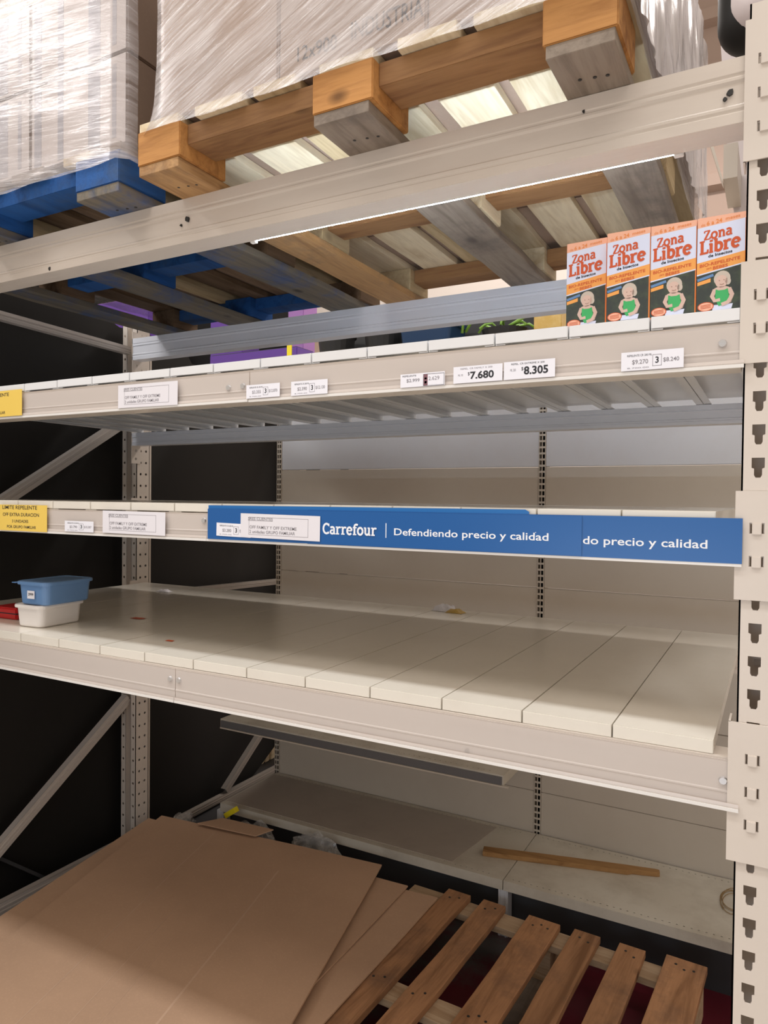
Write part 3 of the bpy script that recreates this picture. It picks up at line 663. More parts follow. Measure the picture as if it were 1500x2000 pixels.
# ================================================================== ORANGE BOXES
def repellent_box(loc, rz, label, cut=0):
    t = thing('carton_box', label, 'box', loc, rz, 'orange repellent boxes on the upper shelf')
    w, d, h = .0685, .042, .150; x0, x1 = -w/2, w/2
    body = MB().box(x0, x1, 0, d, 0, h, .0006).build('carton', 'orange_card', t)
    # closed top flap with tuck seam
    MB().box(x0+.001, x1-.001, .0015, d-.0015, h, h+.0008).build('top_flap', 'peach', t)
    def Pq(y): return lambda u, v, k=0: (u, y - k*.00003, v)
    def quad(nm, mat, pts, y): mb = MB(); mb.flat(pts, Pq(y)); return mb.build(nm, mat, t, recalc=False)
    y = -.0003
    quad('printed_band', 'peach', [(x0, .1345), (x1, .1405), (x1, h), (x0, h)], y)
    quad('printed_panel', 'white_print', [(x0, .080), (x1-.001, .0905), (x1-.001, .1405), (x0, .1345)], y)
    quad('printed_band', 'orange_print', [(x0, .062), (x1-.001, .073), (x1-.001, .0905), (x0, .080)], y)
    quad('printed_rule', 'white_print', [(x0, .0600), (x1-.001, .0710), (x1-.001, .073), (x0, .062)], y)
    pic = quad('printed_picture', 'dark_print', [(x0, .003), (x1-.002, .003), (x1-.002, .071), (x0, .060)], y)
    sk = math.tan(.10)
    def Ps(yy): return lambda u, v, k=0: (u, yy - k*.00002, v + (u-x0)*sk)
    mb = MB(); slab_text(mb, 'Zona', Ps(-.0005), x0+.009, x0+.050, .1135, .0150, .20); mb.build('lettering', 'red_print', t, recalc=False)
    mb = MB(); slab_text(mb, 'Libre', Ps(-.0005), x0+.003, x0+.062, .0925, .0200, .22); mb.build('lettering', 'red_print', t, recalc=False)
    mb = MB(); text_into(mb, 'de Insectos', Ps(-.0005), x0+.016, x0+.050, h=.0048, z0=.0852, bold=.03); mb.build('lettering', 'ink', t, recalc=False)
    mb = MB(); text_into(mb, 'BIO-REPELENTE', Ps(-.0005), x0+.004, x0+.061, h=.0050, z0=.0722, bold=.02)
    text_into(mb, 'para', Ps(-.0005), x0+.014, x0+.021, h=.0035, z0=.0660, bold=.0); text_into(mb, 'BEBES', Ps(-.0005), x0+.023, x0+.044, h=.0050, z0=.0650, bold=.02); mb.build('lettering', 'red_print', t, recalc=False)
    mb = MB(); text_into(mb, 'de', Ps(-.0005), x0+.005, x0+.011, h=.0045, z0=.1358); text_into(mb, '6 a 24', Ps(-.0005), x0+.013, x0+.035, h=.0068, z0=.1356, bold=.02); text_into(mb, 'meses', Ps(-.0005), x0+.040, x0+.060, h=.0036, z0=.1368, bold=.01); mb.build('lettering', 'orange_card', t, recalc=False)
    # picture: small child in a green top before a dark garden
    P1, P2, P3, P4 = Pq(-.0005), Pq(-.0007), Pq(-.0009), Pq(-.0011)
    cx = x0+.036
    mb = MB(); mb.flat([(cx-.013, .004), (cx+.014, .004), (cx+.016, .012), (cx-.012, .012)], P1); mb.build('printed_shorts', 'white_print', pic, recalc=False)
    mb = MB(); mb.flat(ell(cx+.0003, .0520, .0118, .0120), P1); mb.flat(ell(cx+.0088, .0470, .0040, .0058), P2); mb.build('printed_hair', 'hair_print', pic, recalc=False)
    mb = MB(); mb.ribbon([(cx-.0095, .036), (cx-.0135, .026), (cx-.0100, .019), (cx-.001, .019)], .0062, P1); mb.ribbon([(cx+.0100, .036), (cx+.0145, .026), (cx+.0110, .016), (cx+.002, .0125)], .0066, P1); mb.flat(ell(cx, .0345, .0125, .0055), P2)
    mb.flat(ell(cx-.0005, .0475, .0088, .0098), P2); mb.build('printed_skin', 'skin_print', pic, recalc=False)
    mb = MB(); mb.flat([(cx-.0085, .036), (cx-.004, .034), (cx+.004, .034), (cx+.0085, .036), (cx+.0105, .024), (cx+.009, .012), (cx-.004, .010), (cx-.009, .020)], P3); mb.build('printed_top', 'green_print', pic, recalc=False)
    mb = MB(); mb.ribbon([(cx-.0135, .025), (cx-.0095, .0185), (cx-.002, .0195)], .005, P4); mb.ribbon([(cx+.0135, .022), (cx+.009, .0145), (cx, .0115)], .0056, P4); mb.build('printed_arms', 'skin_print', pic, recalc=False)
    mb = MB(); mb.flat(ell(cx-.0035, .0492, .0009, .0007, 8), P3); mb.flat(ell(cx+.0030, .0495, .0009, .0007, 8), P3); mb.ribbon([(cx-.003, .0435), (cx, .0425), (cx+.0032, .0437)], .0009, P3); mb.build('printed_face', 'face_print', pic, recalc=False)
    mb = MB(); mb.flat([(x0+.001, .0445), (x0+.020, .0485), (x0+.020, .0545), (x0+.001, .0500)][:4], P1); mb.build('printed_tag', 'orange_print', pic, recalc=False)
    mb = MB(); mb.ribbon([(x0+.001, .0530), (x0+.024, .0590)], .0042, P2); mb.build('printed_ribbon', 'blue_plastic', pic, recalc=False)
    mb = MB(); mb.flat(ell(x0+.0135, .0108, .0105, .0062), P3); mb.build('printed_badge', 'peach', pic, recalc=False)
    mb = MB()
    for q in (.0085, .0108, .0130): mb.ribbon([(x0+.006, q-.0003), (x0+.021, q+.0006)], .0009, P4)
    mb.flat(ell(x0+.0135, .0108, .0118, .0072), lambda u, v, k=0: (u, -.0008, v)); mb.build('badge_lettering', 'red_print', pic, recalc=False)
    return t
ZP2 = .4776
for x, yy, rz, lab in ((-.2560, .034, -.05, 'orange and white repellent box standing apart, leftmost of four'),
                   (-.1840, .017, -.01, 'orange and white repellent box, second from the left, after the gap'),
                   (-.1150, .018, .01, 'orange and white repellent box, second from the right upright'),
                   (-.0455, .016, -.02, 'orange and white repellent box nearest the right upright, orange side showing')):
    repellent_box((x, yy, ZP2), rz, lab)

# ================================================================== PALLETS
def wobble_board(x0, x1, y0, y1, z0, z1, n=7, axis='y', amp=.003, seed=0):
    """board with slightly uneven sawn edges"""
    rnd = random.Random(seed); mb = MB()
    A = []
    for i in range(n+1):
        f = i/n; e0, e1 = rnd.uniform(-amp, amp), rnd.uniform(-amp, amp); zz = rnd.uniform(-amp, amp)*.25
        if axis == 'y':
            yy = y0+(y1-y0)*f; A.append([(x0+e0, yy, z0+zz), (x1+e1, yy, z0+zz), (x1+e1, yy, z1+zz), (x0+e0, yy, z1+zz)])
        else:
            xx = x0+(x1-x0)*f; A.append([(xx, y0+e0, z0+zz), (xx, y1+e1, z0+zz), (xx, y1+e1, z1+zz), (xx, y0+e0, z1+zz)])
    R = [[mb.bm.verts.new(p) for p in ring] for ring in A]
    for a, b_ in zip(R, R[1:]):
        for k in range(4): mb.bm.faces.new((a[k], a[(k+1) % 4], b_[(k+1) % 4], b_[k]))
    mb.bm.faces.new(R[0]); mb.bm.faces.new(R[-1][::-1])
    return mb
def top_pallet(name, label, x0, x1, y0, y1, z, mats, blocks_x, seed, deck_w, gaps, blk_mats, bot_mats, strg='stringer'):
    loc = ((x0+x1)/2, (y0+y1)/2, z); t = thing(name, label, 'pallet', loc)
    ymid = (y0+y1)/2
    for i, (bx0, bx1) in enumerate(blocks_x):
        local(wobble_board(bx0+.004, bx1-.006, y0+.002, y1-.002, z, z+.021, axis='y', seed=seed+i), loc).build('bottom_board', bot_mats[i], t, bev=.0015)
        for j, yb in enumerate((y0, ymid-.07, y1-.14)):
            local(MB().box(bx0, bx1, yb, yb+.14, z+.0212, z+.092, .002), loc).build('block', blk_mats[i] if j == 0 else blk_mats[3+(i % 2)], t)
    for j, yb in enumerate((y0+.022, ymid-.045, y1-.11)):
        xs = [x0+.002] + [q for b_ in blocks_x for q in b_] + [x1-.002]
        for a, b_ in zip(blocks_x, blocks_x[1:]):
            local(MB().box(a[1]+.0003, b_[0]-.0003, yb, yb+.085, z+.050, z+.0918, .0012), loc).build('stringer_board', strg, t)
    x = x0+.004; k = 0
    while x < x1-.02:
        w = deck_w[k % len(deck_w)]; w = min(w, x1-.002-x)
        local(wobble_board(x, x+w, y0+.006, y1-.004, z+.0925, z+.1115, seed=seed+31+k, amp=.002), loc).build('deck_board', mats[k % len(mats)], t, bev=.001)
        x += w + gaps[k % len(gaps)]; k += 1
    # nails under the front blocks
    for (bx0, bx1), bb in zip(blocks_x, [c for c in t.children if c.name.startswith('bottom_board')]):
        for q in (.35, .55, .72): local(MB().cyl((bx0+(bx1-bx0)*q, y0+.07+.02*q, z-.0006), 'z', .0032, .002, 8), loc).build('nail_head', 'chip', bb)
    return t
PZ = .8563
bl = [(-1.160, -1.040), (-.716, -.590), (-.291, -.178)]
top_pallet('pallet', 'orange brown wooden pallet hanging over the front beam, on the right', -1.165, -.172, -.127, 1.06, PZ,
           ['pale_wood', 'pale_wood', 'mid_wood', 'pale_wood'], bl, 3, (.11, .12, .095, .115), (.045, .03, .055),
           ['orange_wood', 'orange_wood', 'orange_wood', 'mid_wood', 'pale_wood'], ['orange_wood_y', 'grey_wood', 'grey_wood'])
bl2 = [(-2.250, -2.13), (-1.86, -1.735), (-1.390, -1.247)]
top_pallet('pallet', 'blue painted wooden pallet on the left of the top beams', -2.255, -1.245, -.100, 1.09, PZ,
           ['dark_wood', 'dark_wood', 'mid_wood'], bl2, 57, (.10, .12, .09), (.05, .07, .04),
           ['blue_wood', 'blue_wood', 'blue_wood', 'dark_wood', 'blue_wood'], ['blue_grey_wood', 'blue_grey_wood', 'blue_grey_wood'], 'blue_wood')

# ---- cartons on the pallets
CZ = PZ+.1125
def carton(x0, x1, y0, y1, z0, z1, label, mat, group, stripes=None, text=None, front=None):
    loc = ((x0+x1)/2, (y0+y1)/2, z0); t = thing('carton', label, 'carton', loc, group=group)
    local(MB().box(x0, x1, y0, y1, z0, z1, .004), loc).build('carton_body', mat, t)
    local(MB().box(x0+.002, x1-.002, (y0+y1)/2-.024, (y0+y1)/2+.024, z1-.0003, z1+.0003), loc).build('packing_tape', 'card_edge', t)
    if front: local(MB().box(x0+.004, x1-.004, y0-.0004, y0+.0004, z0+.004, z1-.004), loc).build('printed_front', front, t)
    if stripes:
        mb = MB()
        for a, b_, c, d in stripes: mb.box(x0+a*(x1-x0), x0+b_*(x1-x0), y0-.0009, y0-.0003, z0+c*(z1-z0), z0+d*(z1-z0))
        local(mb, loc).build('printed_stripes', 'carton_print', t)
    if text:
        mb = MB()
        for s, a, b_, c, h_ in text: text_into(mb, s, PX(y0-.0008), x0+a*(x1-x0), x0+b_*(x1-x0), z0=z0+c*(z1-z0), h=h_*(z1-z0))
        local(mb, loc).build('lettering', 'ink', t, recalc=False)
    return t
pos = ['left', 'middle', 'right']; lay = ['bottom', 'upper']
for k in range(2):
    for i in range(3):
        a = -2.250+i*.3350
        for j in range(3):
            if j > 0 and i < 2 and k > 0: continue
            y0 = -.078+j*.386
            where = 'front' if j == 0 else ('second row' if j == 1 else 'rear row')
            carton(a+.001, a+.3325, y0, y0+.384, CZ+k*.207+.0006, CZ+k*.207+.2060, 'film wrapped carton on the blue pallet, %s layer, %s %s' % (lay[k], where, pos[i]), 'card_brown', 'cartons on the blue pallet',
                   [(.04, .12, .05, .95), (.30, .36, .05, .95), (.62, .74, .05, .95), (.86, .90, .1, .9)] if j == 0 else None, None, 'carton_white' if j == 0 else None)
for k in range(2):
    for i in range(3):
        a = -1.118+i*.311
        for j in range(3):
            if j > 0 and i < 2 and k > 0: continue
            y0 = -.108+j*.386
            where = 'front' if j == 0 else ('second row' if j == 1 else 'rear row')
            tx = [('12x900', .14, .42, .10, .10), ('INDUSTRIA', .52, .98, .12, .12)] if (i == 1 and j == 0) else None
            if i == 2 and j == 0 and k == 0: tx = [('INDUSTRIA', .0, .0001, .1, .1)] and None
            carton(a+.001, a+.310, y0, y0+.384, CZ+k*.27+.0006, CZ+k*.27+.269, 'film wrapped carton on the orange brown pallet, %s layer, %s %s' % (lay[k], where, pos[i]), 'card_dark', 'cartons on the orange brown pallet',
                   [(.06, .16, .1, .95), (.40, .46, .2, .9), (.70, .90, .3, .8)] if (j == 0 and k == 1) else None, tx)

# ---- stretch film
def nz(x, y, z):
    from mathutils import noise as N
    return N.noise(Vector((x, y, z)))
def wrap(name, label, x0, x1, y0, y1, z0, z1, mat, flare, flare_x, seed, open_right):
    """skirt of film round a load: front, right, back and left in one sheet; the right side may be left open"""
    r = .02
    per = [(x0+r, y0), (x1-r, y0), (x1, y0+r), (x1, y1-r), (x1-r, y1), (x0+r, y1), (x0, y1-r), (x0, y0+r)]
    pts = []
    for a, b_ in zip(per, per[1:]+per[:1]):
        n = max(2, int((Vector(b_)-Vector(a)).length/.022))
        for k in range(n): pts.append((a[0]+(b_[0]-a[0])*k/n, a[1]+(b_[1]-a[1])*k/n))
    nv = 26; mb = MB(); rows = []
    cx, cy = (x0+x1)/2, (y0+y1)/2
    for j in range(nv+1):
        f = j/nv; z = z0+(z1-z0)*f*f*.5+(z1-z0)*f*.5; row = []
        for (x, y) in pts:
            n1 = nz(x*9+seed, y*9, z*9)*.0035; n2 = nz(x*30+seed, y*30, z*40)*.0016
            fl = flare*math.exp(-(z-z0)/.030)
            sx, sy = (1 if x > cx else -1), (1 if y > cy else -1)
            ox = sx*min(1, max(0, (abs(x-cx)/(x1-cx)-.93)/.07)); oy = sy*min(1, max(0, (abs(y-cy)/(y1-cy)-.93)/.07))
            zz = z + (nz(x*7+seed, y*7, 3)*.010 if j == 0 else 0)
            fx = flare_x*math.exp(-(z-z0)/.045) if sx < 0 else 0
            row.append(mb.bm.verts.new((x + ox*(n1+n2+fx), y + oy*(n1+n2+fl), zz)))
        rows.append(row)
    n = len(pts)
    for a, b_ in zip(rows, rows[1:]):
        for k in range(n):
            if open_right and pts[k][0] > x1-.001 and pts[k][1] > y0+.035: continue
            mb.bm.faces.new((a[k], a[(k+1) % n], b_[(k+1) % n], b_[k]))
    return tag(mb.build(name, mat, smooth=True), label, 'stretch film')
wrap('stretch_film', 'clear stretch film wrapped round the load on the blue pallet', -2.262, -1.2335, -.1015, 1.095, .926, 1.40, 'film_b', .003, .0, 3, True)
wrap('stretch_film', 'clear stretch film wrapped round the load on the orange brown pallet', -1.124, -.1715, -.1285, 1.065, .938, 1.52, 'film_a', .008, .046, 11, False)
def hang(u, v):
    y = -.11 + u*1.14; low = .905 + .05*u + .016*nz(u*9, 1, 2) + .010*nz(u*30, 4, 2); zz = low + v*(1.45-low)
    fold = .012*nz(u*16, v*3, 5) + .005*nz(u*50, v*4, 9)
    return (-.150 + fold*(1-.3*v) - .006*v, y, zz)
tag(MB().grid(hang, 90, 24).build('loose_film', 'film_side', smooth=True), 'loose crumpled film hanging down the right side of the pallet load', 'stretch film')

# ================================================================== TUBS ON THE WIDE SHELF
def rrect(w, d, r, n=6):
    out = []
    for cx, cy, a in ((w/2-r, d/2-r, 0), (-w/2+r, d/2-r, 90), (-w/2+r, -d/2+r, 180), (w/2-r, -d/2+r, 270)):
        out += [(cx+r*math.cos(math.radians(a+90*k/n)), cy+r*math.sin(math.radians(a+90*k/n))) for k in range(n+1)]
    return out
def loft(mb, rings):
    R = [[mb.bm.verts.new((x, y, z)) for x, y in rrect(w, d, r)] for (w, d, r, z) in rings]
    for a, b_ in zip(R, R[1:]):
        n = len(a)
        for k in range(n): mb.bm.faces.new((a[k], a[(k+1) % n], b_[(k+1) % n], b_[k]))
    mb.bm.faces.new(R[0][::-1]); mb.bm.faces.new(R[-1]); return mb
def tub(label, loc, rz, mat, w, d, h, lid):
    t = thing('food_tub', label, 'tub', loc, rz)
    mb = MB(); loft(mb, [(w-.018, d-.018, .014, 0), (w-.010, d-.010, .017, .004), (w-.002, d-.002, .019, h-.010), (w, d, .02, h-.008)]); mb.build('tub_body', mat, t, smooth=False, bev=.001)
    mb = MB(); loft(mb, [(w+.010, d+.010, .022, h-.008), (w+.012, d+.012, .023, h-.004), (w+.010, d+.010, .022, h), (w+.002, d+.002, .02, h+.0015), (w-.004, d-.004, .018, h-.001)])
    if lid: mb.box(-w/2-.022, -w/2-.002, -d/2+.0, -d/2+.03, h-.006, h-.0035, .001)
    mb.build('lid', mat, t)
    return t
ZS = -.1866
RZ = math.radians(4)
tub('white plastic tub at the left end of the wide shelf, under the blue one', (-1.800, .140, ZS), RZ, 'white_plastic', .105, .150, .062, False)
bt = tub('blue plastic tub with lid stacked on the white tub', (-1.783, .147, ZS+.0638), RZ, 'blue_plastic', .115, .165, .064, True)
st = MB().box(-.014, .014, -.0838, -.0828, .018, .040); st.build('price_sticker', 'paper_hi', bt)
mb = MB(); text_into(mb, '3999', lambda u, v, k=0: (u, -.0840, v), -.010, .010, h=.008, z0=.026, bold=.03); mb.build('lettering', 'ink', bt, recalc=False)
rb = thing('red_box', 'red glossy packet at the left frame edge beside the white tub', 'packet', (-1.985, .16, ZS), .05)
MB().box(-.055, .055, -.04, .04, 0, .034, .004).build('packet_body', 'red_plastic', rb)
MB().box(-.0555, .0555, -.0405, .0405, .016, .019).build('dark_band', 'ink', rb)
# litter on the shelf
def scrap(name, label, c, size, mat, seed, flat=.3):
    rnd = random.Random(seed); mb = MB()
    def f(u, v): 
        return (c[0]+(u-.5)*size*(1+.3*nz(u*3+seed, v*3, 1)), c[1]+(v-.5)*size*.6*(1+.3*nz(u*3, v*3+seed, 2)), c[2]+size*flat*(.55+.5*nz(u*4+seed, v*4, 3))*(1-abs(2*u-1)**4)*(1-abs(2*v-1)**4) + .0006)
    mb.grid(f, 10, 8)
    return tag(mb.build(name, mat, smooth=True), label, 'litter')
scrap('wrapper_scrap', 'crumpled clear wrapper scrap at the back of the wide shelf', (-.925, .975, ZS), .075, 'paper', 4, .42)
scrap('orange_peel', 'small orange brown scrap beside the wrapper on the wide shelf', (-.878, .955, ZS), .060, 'gold', 9, .32)
scrap('red_scrap', 'thin red paper shred lying mid shelf near the left upright', (-1.654, .335, ZS), .045, 'red_print', 14, .02)
scrap('red_scrap', 'tiny red paper shred near the front edge of the wide shelf', (-1.322, .134, ZS), .022, 'red_print', 15, .05)
scrap('paper_scrap', 'small pale paper scrap at the back left of the wide shelf', (-2.05, .83, ZS), .06, 'paper', 16, .2)

# ================================================================== GONDOLA BEHIND
GY, GF, GZ = 1.67, 1.247, -1.186
PXS = [-2.131, -.804, .523]
g = thing('gondola_unit', 'beige slotted gondola back wall standing behind the rack', 'gondola', (-.804, GY, FZ)); gl = g.location.copy()
for x in PXS:
    mb = MB(); zs = [FZ+.02 + .025*k for k in range(1, 88)]
    holes = []
    for z in zs:
        for c in (-.0065, .0065): holes.append([(x+c-.0048, z), (x+c+.0048, z), (x+c+.0048, z+.017), (x+c-.0048, z+.017)])
    mb.plate([(x-.014, FZ), (x+.014, FZ), (x+.014, .86), (x-.014, .86)], holes, lambda u, v: (u, GY-.004, v), .002, (0, 1, 0))
    mb.box(x-.014, x-.012, GY-.002, GY+.06, FZ, .86).box(x+.012, x+.014, GY-.002, GY+.06, FZ, .86)
    local(mb, gl).build('post', 'gond', g)
    local(MB().box(x-.0118, x+.0118, GY+.05, GY+.058, FZ+.01, .85), gl).build('slot_shade', 'black', g)  # black strip stands for the unlit hollow behind the slots
seams = [-1.36, -.667, -.173, .321, .815]
for a, b_ in zip(PXS, PXS[1:]):
    for i, (z0, z1) in enumerate(zip(seams, seams[1:])):
        mb = MB(); zm = (z0+z1)/2
        for q0, q1 in ((z0+.0015, zm-.0008), (zm+.0008, z1-.0015)): mb.box(a+.0145, b_-.0145, GY, GY+.014, q0, q1, .0015)
        mb.box(a+.0145, b_-.0145, GY+.006, GY+.015, z0+.001, z1-.001)
        local(mb, gl).build('back_panel', 'gond_white' if i == 3 else 'gond', g)
local(MB().box(PXS[0]-.175, PXS[2], GY-.02, GY+.62, .862, .880), gl).build('top_board', 'gond', g)
local(MB().box(PXS[0], PXS[2], GF+.06, GF+.075, FZ, GZ-.04), gl).build('kick_plate', 'dark', g)
for x in PXS[:2]:
    mb = MB(); mb.box(x-.018, x+.018, GF+.004, GF+.050, FZ, GZ-.036).box(x-.014, x-.010, GF+.000, GF+.004, FZ, GZ-.036).box(x+.010, x+.014, GF, GF+.004, FZ, GZ-.036)
    local(mb, gl).build('base_foot', 'gond_white', g)
def gshelf(label, x0, x1, ztop, yf, yb, mat, name='gondola_shelf', dust=None, strip=False, hfront=.036):
    loc = ((x0+x1)/2, (yf+yb)/2, ztop-hfront); t = thing(name, label, 'shelf', loc)
    holes = []
    n = int((x1-x0-.06)/.022)
    for k in range(n):
        x = x0+.03+k*.022
        for yy in (yf+.022, yb-.022): holes.append([(x-.003, yy-.002), (x+.003, yy-.002), (x+.003, yy+.002), (x-.003, yy+.002)])
    mb = MB(); mb.plate([(x0, yf), (x1, yf), (x1, yb), (x0, yb)], holes, lambda u, v: (u, v, ztop), .0015, (0, 0, -1))
    mb.box(x0, x1, yf, yf+.002, ztop-hfront, ztop-.0016).box(x0, x0+.002, yf+.0021, yb, ztop-hfront, ztop-.0016).box(x1-.002, x1, yf+.0021, yb, ztop-hfront, ztop-.0016)
    mb.box(x0+.003, x1-.003, yf+.003, yb-.002, ztop-.008, ztop-.006)
    local(mb, loc).build('shelf_tray', mat, t)
    if strip:
        local(MB().box(x0+.006, x1-.006, yf-.006, yf-.0003, ztop-.034, ztop-.006), loc).build('price_channel', 'strip_grey', t)
        local(MB().box(x0+.006, x1+.02, yf-.010, yf-.0003, ztop-.040, ztop-.0345), loc).build('channel_lip', 'gond', t)
    if dust:
        a, b_ = dust; local(MB().prism([(a, yf+.03), (b_-.05, yf+.03), (b_, yb-.03), (a, yb-.03)], 'z', ztop, ztop+.0012), loc).build('cover_sheet', 'deck_dust', t)['label'] = 'grey brown sheet lying on the tray'
    return t
gshelf('lower gondola tray on the left, covered by a dull grey sheet', PXS[0]+.003, PXS[1]-.0015, GZ, GF, GY-.006, 'deck', dust=(PXS[0]+.012, -.965))
gshelf('lower gondola tray on the right, dusty white, holding the wooden stick', PXS[1]+.0015, PXS[2]-.003, GZ, GF, GY-.006, 'deck')
gshelf('upper gondola shelf with a dark grey price channel, below the wide shelf', PXS[0]+.003, PXS[1]-.0015, -.806, 1.245, GY-.006, 'deck', strip=True)
# stick
sm = MB(); p = Vector((-.937, 1.400, GZ)); q = Vector((-.314, 1.560, GZ)); d = (q-p).normalized(); n_ = Vector((-d.y, d.x, 0)); Ln = (q-p).length
rings = []
for f, w0, w1 in ((0, -.022, .022), (.03, -.024, .022), (.3, -.023, .023), (.6, -.022, .022), (.82, -.024, .020), (.85, -.014, .019), (.98, -.010, .016), (1, -.006, .012)):
    c = p + d*Ln*f; rings.append([sm.bm.verts.new(c+n_*w0+Vector((0, 0, .0004))), sm.bm.verts.new(c+n_*w1+Vector((0, 0, .0004))), sm.bm.verts.new(c+n_*w1+Vector((0, 0, .018))), sm.bm.verts.new(c+n_*w0+Vector((0, 0, .018)))])
for a, b_ in zip(rings, rings[1:]):
    for k in range(4): sm.bm.faces.new((a[k], a[(k+1) % 4], b_[(k+1) % 4], b_[k]))
sm.bm.faces.new(rings[0]); sm.bm.faces.new(rings[-1][::-1])
tag(sm.build('wooden_stick', 'stick', bev=.001), 'rough brown wooden stick lying across the two gondola trays', 'stick')
tw = []
for k in range(70):
    a = k*.33; tw.append((-.070 + (.034+.010*math.sin(a*.37))*math.cos(a) + .006*math.sin(k*.2), 1.50 + (.075+.02*math.cos(a*.23))*math.sin(a), GZ+.003+.004*abs(math.sin(a*.7))))
tag(MB().tube(tw, .0013, 6).build('twine', plain('twine_brown', (.30, .19, .08), .7), smooth=True), 'tangled loop of brown twine on the right gondola tray', 'twine')

# ================================================================== FLOOR PALLET AND CARDBOARD
FPZ = -1.226
fp = thing('pallet', 'worn brown slatted pallet on the floor at the bottom right', 'pallet', (-.55, .60, FZ), math.radians(-3.2))
fh = FPZ-FZ            # pallet height
sl = [(-.605, -.515), (-.470, -.385), (-.300, -.213), (-.122, -.012), (.033, .118), (.176, .255), (.312, .428)]
sl = [(-.600, -.520), (-.4605, -.376), (-.325, -.243), (-.157, -.047), (-.002, .083), (.142, .223), (.280, .398)]
ye = [.455, .545, .55, .545, .55, .555, .575]
for k, ((a, b_), y1) in enumerate(zip(sl, ye)):
    o = wobble_board(a, b_, -.60, y1, fh-.022, fh, seed=200+k, amp=.0025).build('slat', 'floor_wood', fp, bev=.0015)
    for yy in (y1-.045, 0.0):
        for q in (.28, .5, .72) if (b_-a) > .1 else (.32, .68): MB().cyl((a+(b_-a)*q, yy+.01*math.sin(k+q*9), fh-.0005), 'z', .0042, .0012, 8).build('nail_head', 'chip', o)
for yy in (.455, -.045, -.545):
    wobble_board(-.60, .39, yy, yy+.085, fh-.045, fh-.0225, axis='x', seed=int(yy*100)+400).build('stringer_board', 'floor_wood_x', fp, bev=.0015)
    for xx in (-.59, -.16, .28): MB().box(xx, xx+.11, yy-.01, yy+.10, .0215, fh-.0455, .002).build('block', 'floor_wood_x', fp)
for xx in (-.585, -.155, .285): wobble_board(xx, xx+.10, -.60, .56, 0.0006, .0212, seed=int(xx*100)+600).build('bottom_board', 'grey_wood', fp, bev=.001)

def sheet(label, corners, z, thick, seed, mat='card', amp=.006, nu=40, nv=40, name='cardboard_sheet', creases=None, tilt=None):
    """corrugated sheet lying on what is below; corners counter-clockwise in x, y"""
    c = [Vector((*p, 0)) for p in corners]
    def f(u, v):
        p = (c[0]*(1-u)+c[1]*u)*(1-v) + (c[3]*(1-u)+c[2]*u)*v
        h = amp*(.5+nz(p.x*2.2+seed, p.y*2.2, 0))
        if tilt: h += tilt(u, v)
        return p, h
    mb = MB(); top = [[None]*(nv+1) for _ in range(nu+1)]; bot = [[None]*(nv+1) for _ in range(nu+1)]
    for i in range(nu+1):
        for j in range(nv+1):
            p, h = f(i/nu, j/nv); h = max(0, h)
            top[i][j] = mb.bm.verts.new((p.x, p.y, z+thick+h)); bot[i][j] = mb.bm.verts.new((p.x, p.y, z+h))
    for i in range(nu):
        for j in range(nv):
            mb.bm.faces.new((top[i][j], top[i+1][j], top[i+1][j+1], top[i][j+1])); mb.bm.faces.new((bot[i][j], bot[i][j+1], bot[i+1][j+1], bot[i+1][j]))
    for i in range(nu):
        mb.bm.faces.new((top[i][0], bot[i][0], bot[i+1][0], top[i+1][0])); mb.bm.faces.new((top[i][nv], top[i+1][nv], bot[i+1][nv], bot[i][nv]))
    for j in range(nv):
        mb.bm.faces.new((top[0][j], top[0][j+1], bot[0][j+1], bot[0][j])); mb.bm.faces.new((top[nu][j], bot[nu][j], bot[nu][j+1], top[nu][j+1]))
    cx = sum(p[0] for p in corners)/4; cy = sum(p[1] for p in corners)/4
    o = mb.build(name, mat, smooth=False, loc=(cx, cy, z)); tag(o, label, 'cardboard')
    if creases:
        for (u0, v0, u1, v1, w) in creases:
            cb = MB(); pts = []
            for k in range(25):
                u, v = u0+(u1-u0)*k/24, v0+(v1-v0)*k/24; p, h = f(u, v); pts.append((p.x-cx, p.y-cy, max(0, h)+thick+.0004))
            A = []
            dv = (Vector(pts[-1])-Vector(pts[0])).normalized(); nn = Vector((-dv.y, dv.x, 0))
            for q in pts: A.append((cb.bm.verts.new(Vector(q)+nn*w/2), cb.bm.verts.new(Vector(q)+Vector((0, 0, .0005))), cb.bm.verts.new(Vector(q)-nn*w/2)))
            for a, b_ in zip(A, A[1:]):
                cb.bm.faces.new((a[0], b_[0], b_[1], a[1])); cb.bm.faces.new((a[1], b_[1], b_[2], a[2]))
            cr = cb.build('crease', 'card_crease', o, recalc=False)
    return o
M['card_crease'] = cardboard('cardboard_scuffed', (.56, .37, .25))
S0 = FPZ+.0012
sheet('lowest cardboard sheet, reaching over the bare pallet slats', [(-2.05, .02), (-1.005, .10), (-.985, 1.080), (-1.99, 1.00)], S0, .005, 5, amp=.004)
sheet('cardboard sheet with a split edge beside the pallet slats', [(-2.02, -.06), (-1.10, .02), (-1.105, 1.085), (-2.07, 1.03)], S0+.0095, .005, 8, amp=.003)
sheet('lower cardboard sheet sticking out towards the left frame', [(-2.10, -.20), (-1.35, -.23), (-1.33, 1.04), (-2.31, 1.00)], S0+.0185, .005, 17, amp=.003)
sheet('large top cardboard sheet filling the bottom left of the bay', [(-1.90, -.32), (-.945, -.16), (-1.240, 1.135), (-2.265, 1.030)], S0+.028, .006, 21, amp=.004,
      creases=[(.30, .0, .29, .97, .004), (.44, 0, .42, .62, .003), (.66, .02, .655, .85, .007), (.52, .05, .50, .5, .002)])
